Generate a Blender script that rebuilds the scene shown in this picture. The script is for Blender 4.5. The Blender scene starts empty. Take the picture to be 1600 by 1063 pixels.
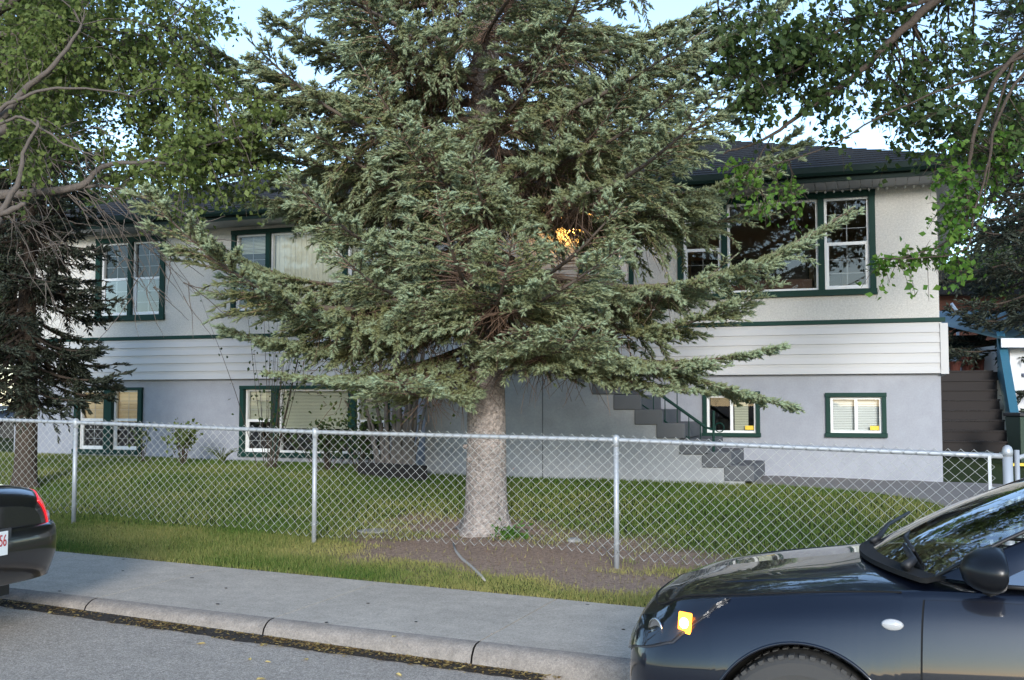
import bpy, bmesh, math, random
import numpy as np
from mathutils import Vector, Matrix

random.seed(7)
RNG = np.random.default_rng(11)
R = math.radians
scene = bpy.context.scene
COL = scene.collection

# ------------------------------------------------------------------ camera, sky, sun, exposure
YAW, PITCH, FPX = R(19.0), R(3.35), 1668.0
CAMZ = 1.6
cam_d = bpy.data.cameras.new('camera'); cam = bpy.data.objects.new('camera', cam_d); COL.objects.link(cam)
cam_d.sensor_width = 36.0; cam_d.lens = 36.0 * FPX / 1600.0
cam_d.clip_start = 0.05; cam_d.clip_end = 3000
cam.location = (0, 0, CAMZ); cam.rotation_euler = (R(90) + PITCH, 0, YAW)
scene.camera = cam

SUN_EL = R(14.0)
world = bpy.data.worlds.new('World'); scene.world = world; world.use_nodes = True
wn = world.node_tree; wn.nodes.clear()
sky = wn.nodes.new('ShaderNodeTexSky'); sky.sky_type = 'NISHITA'; sky.sun_disc = False
sky.sun_elevation = SUN_EL
# light travels along the view direction, so the sun stands behind the viewer
sun_dir = Vector((math.sin(YAW) * 1.0, -math.cos(YAW), 0)).normalized()
sky.sun_rotation = math.atan2(sun_dir.x, sun_dir.y)
sky.air_density = 1.0; sky.dust_density = 0.2; sky.ozone_density = 3.0
bg = wn.nodes.new('ShaderNodeBackground'); bg.inputs['Strength'].default_value = 0.10
wo = wn.nodes.new('ShaderNodeOutputWorld')
hs = wn.nodes.new('ShaderNodeHueSaturation'); hs.inputs['Saturation'].default_value = 0.9
wn.links.new(sky.outputs[0], hs.inputs['Color']); wn.links.new(hs.outputs[0], bg.inputs[0]); wn.links.new(bg.outputs[0], wo.inputs[0])
sun_l = bpy.data.lights.new('sun', 'SUN'); sun_l.energy = 0.90; sun_l.angle = R(14); sun_l.color = (1.0, 0.97, 0.93)
sun = bpy.data.objects.new('sun', sun_l); COL.objects.link(sun)
ldir = Vector((-sun_dir.x * math.cos(SUN_EL), -sun_dir.y * math.cos(SUN_EL), -math.sin(SUN_EL)))
sun.rotation_euler = ldir.to_track_quat('-Z', 'Y').to_euler(); sun.location = (0, -20, 20)
vs = scene.view_settings; vs.view_transform = 'Standard'; vs.look = 'None'; vs.gamma = 1.0; vs.use_curve_mapping = False
vs.exposure = 2.07

# ------------------------------------------------------------------ frames of reference
cY, sY = math.cos(YAW), math.sin(YAW)
RGT = np.array([cY, sY, 0.0]); FWD = np.array([-sY, cY, 0.0])
def ray(px, py):
    a, b = (px - 800.0) / FPX, (531.5 - py) / FPX
    f = math.cos(PITCH) - b * math.sin(PITCH); u = math.sin(PITCH) + b * math.cos(PITCH)
    return RGT * a + FWD * f + np.array([0, 0, u])
def at(px, py, d):                       # a point seen at a place, d metres ahead
    r = ray(px, py); k = d / float(r @ FWD)
    return np.array([0, 0, CAMZ]) + r * k
def onplane(px, py, Y):                  # a point on a vertical plane parallel to the facade
    r = ray(px, py); k = Y / r[1]
    p = np.array([0, 0, CAMZ]) + r * k
    return p[0], p[2]
RD = R(2.5)                              # the street runs at a slight angle to the facade
U3 = np.array([math.cos(RD), -math.sin(RD), 0.0]); N3 = np.array([math.sin(RD), math.cos(RD), 0.0])
def rd(u, v, z=0.0): return U3 * u + N3 * v + np.array([0, 0, z])
def uv_of(p): return float(p @ U3), float(p @ N3)
V_KERB, V_WALK, V_FENCE, Y_WALL, Y_STAIR = 6.11, 7.745, 9.18, 15.71, 14.25
def kt(u):
    u = np.clip(u, -30, 18); return 0.13 - 0.0226 * (u + 3.775)
def kerb_h(u): return np.clip(0.105 + (u + 5.0) * 0.014, 0.085, 0.15)
def road_z(u, v): return kt(u) - kerb_h(u) + 0.012 * np.clip(V_KERB - v, 0, 5)
def hb(x):
    return np.where(x < 0.79, 0.5 + np.clip(0.79 - x, 0, 16) * 0.0108, 0.5 - np.clip(x - 0.79, 0, 6) * 0.02)
def sstep(a, b, x):
    t = np.clip((x - a) / (b - a), 0, 1); return t * t * (3 - 2 * t)
def ground_z(u, v):
    u = np.asarray(u, float); v = np.asarray(v, float)
    x = U3[0] * u + N3[0] * v
    k = kt(u)
    verge = k + 0.035 * np.clip((v - V_WALK) / 1.435, 0, 1)
    t = sstep(V_FENCE - 0.2, 14.4, v)
    return verge * (1 - t) + hb(x) * t
def gz(p):
    u, v = uv_of(np.asarray(p)); return float(ground_z(u, v))
_lat = RNG.random((128, 128))
def vnoise(x, y):
    x = np.asarray(x, float); y = np.asarray(y, float)
    xi = np.floor(x).astype(int); yi = np.floor(y).astype(int); fx = x - xi; fy = y - yi
    fx = fx * fx * (3 - 2 * fx); fy = fy * fy * (3 - 2 * fy)
    g = lambda a, b: _lat[a % 128, b % 128]
    return (g(xi, yi) * (1 - fx) + g(xi + 1, yi) * fx) * (1 - fy) + (g(xi, yi + 1) * (1 - fx) + g(xi + 1, yi + 1) * fx) * fy
def fbm(x, y): return 0.55 * vnoise(x, y) + 0.3 * vnoise(x * 2.1 + 9, y * 2.1 + 4) + 0.15 * vnoise(x * 4.3 + 3, y * 4.3 + 17)

# ------------------------------------------------------------------ materials
def mat(name, col, rough=0.7, metal=0.0, noise=None, bump=None, coat=0.0, spec=0.5, emit=None, attr=None, rnoise=None, col2=None, stretch=None, grain=None):
    """noise=(scale, amount) lightens / darkens the colour; bump=(scale, strength, distance); attr=(name, colour at 1)"""
    m = bpy.data.materials.new(name); m.use_nodes = True
    nt = m.node_tree; b = nt.nodes['Principled BSDF']
    b.inputs['Base Color'].default_value = (*col, 1); b.inputs['Roughness'].default_value = rough
    b.inputs['Metallic'].default_value = metal; b.inputs['Specular IOR Level'].default_value = spec
    b.inputs['Coat Weight'].default_value = coat; b.inputs['Coat Roughness'].default_value = 0.03
    tc = nt.nodes.new('ShaderNodeTexCoord'); co = tc.outputs['Object']
    if stretch:
        mp = nt.nodes.new('ShaderNodeMapping'); mp.inputs['Scale'].default_value = stretch
        nt.links.new(co, mp.inputs['Vector']); co = mp.outputs[0]
    cur = None
    if attr:
        a = nt.nodes.new('ShaderNodeAttribute'); a.attribute_name = attr[0]
        mx = nt.nodes.new('ShaderNodeMix'); mx.data_type = 'RGBA'
        mx.inputs[6].default_value = (*col, 1); mx.inputs[7].default_value = (*attr[1], 1)
        nt.links.new(a.outputs['Fac'], mx.inputs[0]); cur = mx.outputs[2]
    if noise:
        n = nt.nodes.new('ShaderNodeTexNoise'); n.inputs['Scale'].default_value = noise[0]; n.inputs['Detail'].default_value = 6
        n.inputs['Roughness'].default_value = 0.65
        nt.links.new(co, n.inputs['Vector'])
        rp = nt.nodes.new('ShaderNodeValToRGB')
        rp.color_ramp.elements[0].position = 0.3; rp.color_ramp.elements[1].position = 0.7
        lo, hi = 1 - noise[1], 1 + noise[1]
        if col2:
            rp.color_ramp.elements[0].color = (*col, 1); rp.color_ramp.elements[1].color = (*col2, 1)
            cur = rp.outputs[0]
        else:
            rp.color_ramp.elements[0].color = (lo, lo, lo, 1); rp.color_ramp.elements[1].color = (hi, hi, hi, 1)
            mx2 = nt.nodes.new('ShaderNodeMix'); mx2.data_type = 'RGBA'; mx2.blend_type = 'MULTIPLY'; mx2.inputs[0].default_value = 1
            if cur: nt.links.new(cur, mx2.inputs[6])
            else: mx2.inputs[6].default_value = (*col, 1)
            nt.links.new(rp.outputs[0], mx2.inputs[7]); cur = mx2.outputs[2]
    for gs, ga in (grain or []):
        n = nt.nodes.new('ShaderNodeTexNoise'); n.inputs['Scale'].default_value = gs; n.inputs['Detail'].default_value = 3
        nt.links.new(tc.outputs['Object'], n.inputs['Vector'])
        mr = nt.nodes.new('ShaderNodeMapRange'); mr.inputs[1].default_value = .3; mr.inputs[2].default_value = .7; mr.inputs[3].default_value = 1 - ga; mr.inputs[4].default_value = 1 + ga
        nt.links.new(n.outputs[0], mr.inputs[0])
        mx3 = nt.nodes.new('ShaderNodeMix'); mx3.data_type = 'RGBA'; mx3.blend_type = 'MULTIPLY'; mx3.inputs[0].default_value = 1
        if cur: nt.links.new(cur, mx3.inputs[6])
        else: mx3.inputs[6].default_value = (*col, 1)
        nt.links.new(mr.outputs[0], mx3.inputs[7]); cur = mx3.outputs[2]
    if cur: nt.links.new(cur, b.inputs['Base Color'])
    if bump:
        n = nt.nodes.new('ShaderNodeTexNoise'); n.inputs['Scale'].default_value = bump[0]; n.inputs['Detail'].default_value = 5
        nt.links.new(co, n.inputs['Vector'])
        bp = nt.nodes.new('ShaderNodeBump'); bp.inputs['Strength'].default_value = bump[1]; bp.inputs['Distance'].default_value = bump[2]
        nt.links.new(n.outputs[0], bp.inputs['Height']); nt.links.new(bp.outputs[0], b.inputs['Normal'])
    if rnoise:
        n = nt.nodes.new('ShaderNodeTexNoise'); n.inputs['Scale'].default_value = rnoise[0]; n.inputs['Detail'].default_value = 4
        nt.links.new(co, n.inputs['Vector'])
        mr = nt.nodes.new('ShaderNodeMapRange'); mr.inputs[3].default_value = rnoise[1]; mr.inputs[4].default_value = rnoise[2]
        nt.links.new(n.outputs[0], mr.inputs[0]); nt.links.new(mr.outputs[0], b.inputs['Roughness'])
    if emit:
        b.inputs['Emission Color'].default_value = (*emit[0], 1); b.inputs['Emission Strength'].default_value = emit[1]
    return m
def leafmat(name, ca, cb, trans=0.35, rough=0.6):
    m = mat(name, ca, rough, attr=('tint', cb), spec=0.25)
    nt = m.node_tree; b = nt.nodes['Principled BSDF']; out = nt.nodes['Material Output']
    t = nt.nodes.new('ShaderNodeBsdfTranslucent'); ms = nt.nodes.new('ShaderNodeMixShader'); ms.inputs[0].default_value = trans
    src = b.inputs['Base Color'].links[0].from_socket
    nt.links.new(src, t.inputs[0]); nt.links.new(b.outputs[0], ms.inputs[1]); nt.links.new(t.outputs[0], ms.inputs[2])
    nt.links.new(ms.outputs[0], out.inputs[0]); return m
def glassmat(name, tint, rough=0.0, base=0.06):
    """thin window glass: see-through with a Fresnel reflection"""
    m = bpy.data.materials.new(name); m.use_nodes = True; nt = m.node_tree; nt.nodes.clear()
    out = nt.nodes.new('ShaderNodeOutputMaterial'); tr = nt.nodes.new('ShaderNodeBsdfTransparent'); tr.inputs[0].default_value = (*tint, 1)
    gl = nt.nodes.new('ShaderNodeBsdfGlossy'); gl.inputs['Roughness'].default_value = rough
    lw = nt.nodes.new('ShaderNodeFresnel'); lw.inputs[0].default_value = 1.5
    ad = nt.nodes.new('ShaderNodeMath'); ad.operation = 'ADD'; ad.inputs[1].default_value = base
    ms = nt.nodes.new('ShaderNodeMixShader')
    nt.links.new(lw.outputs[0], ad.inputs[0]); nt.links.new(ad.outputs[0], ms.inputs[0])
    nt.links.new(tr.outputs[0], ms.inputs[1]); nt.links.new(gl.outputs[0], ms.inputs[2]); nt.links.new(ms.outputs[0], out.inputs[0])
    return m
M = {}
M['stucco'] = mat('stucco', (0.56, 0.54, 0.50), 0.95, grain=[(38, .10), (90, .12)], noise=(1.1, 0.06), bump=(120, 0.6, 0.012), spec=0.15)
M['basement'] = mat('painted_concrete', (0.315, 0.325, 0.36), 0.8, grain=[(6, .05), (50, .05)], noise=(0.9, 0.10), bump=(40, 0.25, 0.004), spec=0.3)
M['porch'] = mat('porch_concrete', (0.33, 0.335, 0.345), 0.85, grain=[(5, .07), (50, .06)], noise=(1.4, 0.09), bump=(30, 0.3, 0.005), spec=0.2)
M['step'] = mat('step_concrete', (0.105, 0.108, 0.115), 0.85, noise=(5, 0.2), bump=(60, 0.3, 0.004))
M['siding'] = mat('white_siding', (0.46, 0.455, 0.45), 0.5, noise=(1.5, 0.04))
M['green'] = mat('green_trim', (0.004, 0.034, 0.025), 0.6, spec=0.25, noise=(3, 0.18))
M['fascia'] = mat('dark_green_fascia', (0.004, 0.016, 0.012), 0.6, spec=0.25, noise=(2, 0.2))
M['soffit'] = mat('grey_soffit', (0.42, 0.42, 0.43), 0.6, noise=(2, 0.05))
M['shingle'] = mat('shingle', (0.018, 0.019, 0.021), 0.95, noise=(9, 0.45), bump=(25, 0.8, 0.02), stretch=(1, 1, 3))
M['vinyl'] = mat('white_vinyl', (0.78, 0.78, 0.77), 0.35)
M['glass'] = glassmat('window_glass', (0.93, 0.96, 0.95), base=0.035)
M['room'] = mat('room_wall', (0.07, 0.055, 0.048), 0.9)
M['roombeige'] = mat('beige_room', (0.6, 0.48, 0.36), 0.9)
M['roomdark'] = mat('dark_furniture', (0.02, 0.016, 0.014), 0.6)
M['roomwood'] = mat('brown_wood', (0.10, 0.04, 0.02), 0.45, noise=(4, 0.3))
M['blindwhite'] = mat('white_blind', (0.78, 0.79, 0.78), 0.6)
M['blind'] = mat('cream_blind', (0.62, 0.62, 0.50), 0.7)
M['blindwarm'] = mat('glowing_blind', (0.62, 0.52, 0.36), 0.7, emit=((1.0, 0.72, 0.36), 0.035))  # blind glows by itself, standing in for the lamp indoors
M['curtain'] = mat('cream_curtain', (0.6, 0.59, 0.50), 0.9, emit=((1.0, 0.95, 0.75), 0.02))  # cloth given a faint glow of its own to brighten the window
M['door'] = mat('white_door', (0.7, 0.7, 0.69), 0.4)
M['brass'] = mat('brass', (0.5, 0.33, 0.1), 0.3, metal=1.0)
M['black'] = mat('black_metal', (0.012, 0.012, 0.012), 0.45)
M['lampglass'] = mat('lit_lamp', (0.9, 0.6, 0.2), 0.4, emit=((1.0, 0.50, 0.09), 26.0))
M['asphalt'] = mat('asphalt', (0.41, 0.35, 0.285), 0.9, grain=[(1.1, .07), (14, .10), (60, .3), (150, .5)], noise=(1.6, 0.14), bump=(160, 0.7, 0.008), spec=0.3)
M['walk'] = mat('sidewalk_concrete', (0.48, 0.41, 0.33), 0.9, grain=[(1.3, .07), (7, .09), (50, .14), (150, .25)], noise=(2.1, 0.10), bump=(140, 0.4, 0.004), spec=0.25)
M['kerb'] = mat('kerb_concrete', (0.25, 0.22, 0.19), 0.95, noise=(3, .14), grain=[(12, .14), (60, .15), (150, .2)], bump=(60, .6, .006), spec=.2)
M['soil'] = mat('soil', (0.022, 0.018, 0.014), 0.95, noise=(8, 0.4), bump=(40, 1.0, 0.02))
M['lawn'] = mat('turf_soil', (0.045, 0.06, 0.018), 0.95, noise=(6, 0.3), bump=(60, 1.0, 0.02), grain=[(30, .25), (90, .3)], attr=('dirt', (0.34, 0.24, 0.18)), spec=0.1)
M['gravel'] = mat('gravel', (0.27, 0.245, 0.225), 0.95, noise=(26, 0.4), bump=(45, 1.0, 0.03), spec=0.2)
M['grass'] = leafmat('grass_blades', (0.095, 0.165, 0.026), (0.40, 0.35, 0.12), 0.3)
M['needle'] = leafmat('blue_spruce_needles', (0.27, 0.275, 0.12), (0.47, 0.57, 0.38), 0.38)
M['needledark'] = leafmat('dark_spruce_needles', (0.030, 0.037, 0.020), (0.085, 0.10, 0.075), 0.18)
M['deadtwig'] = mat('dead_twigs', (0.20, 0.13, 0.092), 0.95, spec=0.1)
M['bark'] = mat('spruce_bark', (0.34, 0.29, 0.26), 0.95, noise=(7, 0.45), grain=[(24, .3), (60, .25), (3, .15)], bump=(30, 1.0, 0.05), stretch=(1, 1, 1.5), spec=0.15)
M['limb'] = mat('spruce_limb', (0.13, 0.10, 0.078), 0.95, noise=(9, .3), spec=.1)
M['barkdark'] = mat('dark_bark', (0.075, 0.058, 0.046), 0.95, noise=(9, 0.35), bump=(22, 1.0, 0.03), spec=0.1)
M['barkgrey'] = mat('grey_bark', (0.12, 0.10, 0.085), 0.95, noise=(12, 0.3), bump=(30, 0.8, 0.02), stretch=(1, 1, 0.3), spec=0.1)
M['juniperbark'] = mat('shaggy_bark', (0.19, 0.165, 0.15), 0.95, noise=(14, 0.45), bump=(40, 1.0, 0.02), stretch=(3, 3, 0.3), spec=0.1)
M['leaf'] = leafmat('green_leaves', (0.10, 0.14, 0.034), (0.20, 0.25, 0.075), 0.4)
M['leafdark'] = leafmat('shade_toned_leaves', (0.035, 0.06, 0.02), (0.085, 0.13, 0.035), 0.35)  # shade of the right boughs put into the leaf colour; shrubs share it
M['leafbright'] = leafmat('bright_leaves', (0.06, 0.15, 0.02), (0.14, 0.24, 0.04), 0.4)  # flash light on the nearer boughs put into the green; weeds share it
M['galv'] = mat('galvanised_steel', (0.42, 0.44, 0.46), 0.5, metal=0.35, noise=(20, 0.12))
M['wire'] = mat('galvanised_wire', (0.47, 0.48, 0.46), 0.5, metal=0.2)
M['timber'] = mat('dark_timber', (0.016, 0.012, 0.011), 0.8, noise=(7, 0.35), stretch=(0.4, 3, 3))
M['bluepaint'] = mat('blue_paint', (0.035, 0.13, 0.19), 0.55, noise=(4, 0.2))
M['bluegrey'] = mat('blue_grey_paint', (0.06, 0.075, 0.12), 0.6)
M['binplastic'] = mat('green_plastic', (0.012, 0.035, 0.02), 0.5)
M['terracotta'] = mat('terracotta', (0.09, 0.024, 0.016), 0.8, noise=(6, 0.2))
M['brownwall'] = mat('brown_wall', (0.12, 0.045, 0.028), 0.85, noise=(3, 0.2))
M['white'] = mat('white_wall', (0.62, 0.63, 0.65), 0.8, noise=(2, 0.05))
M['tealroof'] = mat('corrugated_roof', (0.05, 0.10, 0.11), 0.5)
M['litpane'] = mat('lit_pane', (0.8, 0.6, 0.2), 0.5, emit=((1.0, 0.62, 0.08), 0.5))
M['yellow'] = mat('yellow_paint', (0.7, 0.5, 0.06), 0.6)
M['paint'] = mat('navy_car_paint', (0.0025, 0.004, 0.010), 0.35, coat=1.0, spec=0.3)
M['paintblack'] = mat('black_car_paint', (0.006, 0.006, 0.008), 0.28, coat=1.0, spec=0.5)
M['plastic'] = mat('black_plastic', (0.014, 0.014, 0.015), 0.55)
M['liner'] = mat('arch_liner', (0.035, 0.033, 0.03), .95)
M['mirrorblack'] = mat('satin_black', (0.005, 0.006, 0.008), .32, spec=.4)
M['gap'] = mat('dark_gap', (0.002, 0.002, 0.002), 0.9)
M['rubber'] = mat('tyre_rubber', (0.045, 0.043, 0.04), 0.85, noise=(8, 0.25), bump=(60, 0.3, 0.003))
M['alloy'] = mat('alloy', (0.55, 0.55, 0.56), 0.3, metal=0.9)
M['carglass'] = glassmat('car_glass', (0.72, 0.82, 0.79), base=0.34)
M['lens'] = glassmat('lamp_lens', (0.85, 0.85, 0.85), base=0.06)
M['reflector'] = mat('lamp_reflector', (0.55, 0.55, 0.55), 0.2, metal=1.0)
M['lampgrey'] = mat('lamp_housing', (0.05, 0.05, 0.055), 0.35)
M['amber'] = mat('lit_amber_bulb', (1.0, 0.4, 0.05), 0.4, emit=((1.0, 0.22, 0.012), 1.5))
M['ambercore'] = mat('lit_bulb_core', (1.0, 0.7, 0.3), 0.4, emit=((1.0, 0.62, 0.18), 14.0))
M['redlens'] = mat('red_lens', (0.45, 0.006, 0.01), 0.15, coat=1.0, emit=((1.0, 0.02, 0.03), 0.22))
M['clearlens'] = mat('clear_lens', (0.42, 0.42, 0.42), 0.12, coat=1.0)
M['plate'] = mat('plate_white', (0.78, 0.78, 0.76), 0.4)
M['platered'] = mat('plate_red', (0.45, 0.03, 0.03), 0.5)
M['seat'] = mat('seat_fabric', (0.10, 0.10, 0.105), 0.9)
M['dryleaf'] = leafmat('dry_leaves', (0.16, 0.085, 0.03), (0.55, 0.40, 0.14), 0.2)
M['stone'] = mat('stone', (0.26, 0.25, 0.24), 0.9, noise=(6, 0.2))
M['root'] = mat('pale_root', (0.36, 0.33, 0.30), 0.9, noise=(12, 0.2))
M['sticker'] = mat('yellow_sticker', (0.75, 0.52, 0.05), 0.6)

# ------------------------------------------------------------------ mesh helpers
class MB:
    def __init__(s): s.v = []; s.f = []
    def add(s, v, f):
        o = len(s.v); s.v += [tuple(map(float, p)) for p in v]; s.f += [tuple(i + o for i in q) for q in f]
    def box(s, x0, x1, y0, y1, z0, z1, m=None):
        v = [(x0, y0, z0), (x1, y0, z0), (x1, y1, z0), (x0, y1, z0), (x0, y0, z1), (x1, y0, z1), (x1, y1, z1), (x0, y1, z1)]
        if m is not None: v = [m @ Vector(p) for p in v]
        s.add(v, [(3, 2, 1, 0), (4, 5, 6, 7), (0, 1, 5, 4), (1, 2, 6, 5), (2, 3, 7, 6), (3, 0, 4, 7)])
    def prism(s, prof, a, b, axis='y'):
        """closed profile of 2D points pushed from a to b along an axis"""
        n = len(prof)
        def P(p, t):
            return {'y': (p[0], t, p[1]), 'x': (t, p[0], p[1]), 'z': (p[0], p[1], t)}[axis]
        s.add([P(p, a) for p in prof] + [P(p, b) for p in prof],
              [tuple(range(n))[::-1], tuple(range(n, 2 * n))] + [(i, (i + 1) % n, n + (i + 1) % n, n + i) for i in range(n)])
    def tube(s, pts, rad, n=8, cap=True):
        pts = [Vector(p) for p in pts]
        if not hasattr(rad, '__len__'): rad = [rad] * len(pts)
        t0 = (pts[1] - pts[0]).normalized()
        a = t0.orthogonal().normalized(); vs_ = []
        for i, p in enumerate(pts):
            t = (pts[min(i + 1, len(pts) - 1)] - pts[max(i - 1, 0)]).normalized()
            a = (a - t * a.dot(t)).normalized(); b = t.cross(a)
            for k in range(n):
                an = 2 * math.pi * k / n; vs_.append(p + (a * math.cos(an) + b * math.sin(an)) * rad[i])
        f = []
        for i in range(len(pts) - 1):
            for k in range(n):
                f.append((i * n + k, i * n + (k + 1) % n, (i + 1) * n + (k + 1) % n, (i + 1) * n + k))
        if cap: f += [tuple(range(n))[::-1], tuple(range((len(pts) - 1) * n, len(pts) * n))]
        s.add(vs_, f)
    def lathe(s, prof, c=(0, 0, 0), n=20, axis='z'):
        v = []
        for r, h in prof:
            for k in range(n):
                a = 2 * math.pi * k / n; x, y = r * math.cos(a), r * math.sin(a)
                p = {'z': (x, y, h), 'y': (x, h, y), 'x': (h, x, y)}[axis]
                v.append((p[0] + c[0], p[1] + c[1], p[2] + c[2]))
        f = []
        for i in range(len(prof) - 1):
            for k in range(n): f.append((i * n + k, i * n + (k + 1) % n, (i + 1) * n + (k + 1) % n, (i + 1) * n + k))
        f += [tuple(range(n))[::-1], tuple(range((len(prof) - 1) * n, len(prof) * n))]
        s.add(v, f)
    def grid(s, P, flip=False):
        n, m = len(P), len(P[0])
        f = []
        for i in range(n - 1):
            for j in range(m - 1):
                q = (i * m + j, (i + 1) * m + j, (i + 1) * m + j + 1, i * m + j + 1); f.append(q[::-1] if flip else q)
        s.add([p for r_ in P for p in r_], f)
    def build(s, name, m, parent=None, smooth=False, bevel=0.0, sub=0):
        me = bpy.data.meshes.new(name); me.from_pydata(s.v, [], s.f); me.update()
        bm = bmesh.new(); bm.from_mesh(me); bmesh.ops.recalc_face_normals(bm, faces=bm.faces)
        bm.to_mesh(me); bm.free()
        me.materials.append(M[m] if isinstance(m, str) else m)
        if smooth: me.polygons.foreach_set('use_smooth', [True] * len(me.polygons))
        o = bpy.data.objects.new(name, me); COL.objects.link(o)
        if parent is not None: o.parent = parent
        if bevel:
            b = o.modifiers.new('bevel', 'BEVEL'); b.width = bevel; b.segments = 2; b.limit_method = 'ANGLE'; b.angle_limit = R(40)
        if sub:
            b = o.modifiers.new('subdivision', 'SUBSURF'); b.levels = sub; b.render_levels = sub
        return o
def bigmesh(name, V, T, m, parent=None, tint=None, attr='tint', quads=False, smooth=False):
    V = np.ascontiguousarray(V, np.float32).reshape(-1, 3); k = 4 if quads else 3
    T = np.ascontiguousarray(T, np.int32).reshape(-1, k)
    me = bpy.data.meshes.new(name)
    me.vertices.add(len(V)); me.vertices.foreach_set('co', V.ravel())
    me.loops.add(T.size); me.loops.foreach_set('vertex_index', T.ravel())
    me.polygons.add(len(T)); me.polygons.foreach_set('loop_start', np.arange(0, T.size, k, dtype=np.int32))
    try: me.polygons.foreach_set('loop_total', np.full(len(T), k, np.int32))
    except Exception: pass
    me.update(calc_edges=True)
    if smooth: me.polygons.foreach_set('use_smooth', np.ones(len(T), bool))
    if tint is not None:
        a = me.attributes.new(attr, 'FLOAT', 'POINT'); a.data.foreach_set('value', np.ascontiguousarray(tint, np.float32))
    me.materials.append(M[m])
    o = bpy.data.objects.new(name, me); COL.objects.link(o)
    if parent is not None: o.parent = parent
    return o
def tag(o, label=None, cat=None, group=None, kind=None):
    if label: o['label'] = label
    if cat: o['category'] = cat
    if group: o['group'] = group
    if kind: o['kind'] = kind
    return o
def empty(name, loc=(0, 0, 0), label=None, cat=None, group=None, rz=0.0):
    o = bpy.data.objects.new(name, None); COL.objects.link(o); o.location = tuple(map(float, loc)); o.rotation_euler.z = rz
    o.empty_display_size = 0.2
    return tag(o, label, cat, group)
def norm(a): return a / np.maximum(np.linalg.norm(a, axis=-1, keepdims=True), 1e-9)
def twig_mesh(P, r0, r1, sides=3):
    """P (n,k,3) polylines -> tapered 3-sided tubes"""
    n, k, _ = P.shape
    T = norm(np.gradient(P, axis=1)); ref = np.where(np.abs(T[..., 2:3]) > 0.9, np.array([1., 0, 0]), np.array([0, 0, 1.]))
    A = norm(np.cross(T, ref)); B = np.cross(T, A)
    rr = np.linspace(0, 1, k)[None, :] * (np.asarray(r1) - np.asarray(r0)).reshape(-1, 1) + np.asarray(r0).reshape(-1, 1)
    rr = np.broadcast_to(rr, (n, k))
    an = 2 * np.pi * np.arange(sides) / sides
    V = P[:, :, None, :] + rr[:, :, None, None] * (A[:, :, None, :] * np.cos(an)[None, None, :, None] + B[:, :, None, :] * np.sin(an)[None, None, :, None])
    i = np.arange(n)[:, None, None] * k * sides + np.arange(k - 1)[None, :, None] * sides
    s0 = np.arange(sides)[None, None, :]; s1 = (s0 + 1) % sides
    Q = np.stack([i + s0, i + s1, i + sides + s1, i + sides + s0], -1)
    return V.reshape(-1, 3), Q.reshape(-1, 4)

# ------------------------------------------------------------------ setting: ground, road, sidewalk
def sheet(name, us, vs_, zf, m, attrf=None, kind='structure'):
    UU, VV = np.meshgrid(us, vs_, indexing='ij'); Z = zf(UU, VV)
    P = UU[..., None] * U3 + VV[..., None] * N3; P[..., 2] = Z
    n, k = UU.shape
    i = np.arange(n - 1)[:, None] * k + np.arange(k - 1)[None, :]
    Q = np.stack([i, i + k, i + k + 1, i + 1], -1)
    t = attrf(UU, VV).ravel() if attrf is not None else None
    o = bigmesh(name, P, Q, m, tint=t, attr='dirt', quads=True, smooth=True)
    return tag(o, kind=kind)
def dirt_mask(u, v):
    d = 1.25 - np.hypot((u + 3.55) / 2.1, (v - 9.45) / 1.15)
    d2 = 1.05 - np.hypot((u + 2.6) / 1.3, (v - 8.75) / 0.75)
    d3 = 1.1 - np.hypot((u + 4.4) / 1.5, (v - 10.5) / 0.9)
    e = np.clip((V_WALK + 0.12 - v) / 0.14, 0, 1) * 0.8
    d4 = 0.75 - np.hypot((u - 0.2) / 3.2, (v - 8.3) / 0.4)
    m = np.maximum.reduce([d, d2, d3, d4 * 0.6]) * 1.6 + (fbm(u * 2.2, v * 2.2) - 0.5) * 1.5
    return np.clip(np.maximum(m, e), 0, 1)
us = np.unique(np.concatenate([np.linspace(-90, -15, 30), np.arange(-15, 5, 0.08), np.linspace(5, 70, 26)]))
vsn = np.unique(np.concatenate([np.arange(V_WALK - 0.02, 12, 0.08), np.arange(12, 17, 0.25), np.linspace(17, 110, 30)]))
sheet('lawn', us, vsn, lambda u, v: ground_z(u, v) + 0.02 * (fbm(u * 1.3, v * 1.3) - 0.5) * np.clip((v - V_WALK) * 2, 0, 1) - 0.004, 'lawn', dirt_mask)
sheet('road', np.unique(np.concatenate([np.linspace(-120, -15, 20), np.arange(-15, 6, 0.25), np.linspace(6, 90, 20)])),
      np.concatenate([np.linspace(-6, V_KERB - 0.2, 26), [V_KERB, V_KERB + 0.06]]), road_z, 'asphalt')
sheet('ground', np.linspace(-900, 900, 40), np.linspace(-900, 900, 40), lambda u, v: u * 0 - 1.6, 'soil')
b = MB(); kb = MB()                                                 # sidewalk and rolled kerb, cast in bays
edges = [-90, -60, -30] + list(np.arange(-27, 12, 1.52)) + [14, 30, 60, 90]
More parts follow.
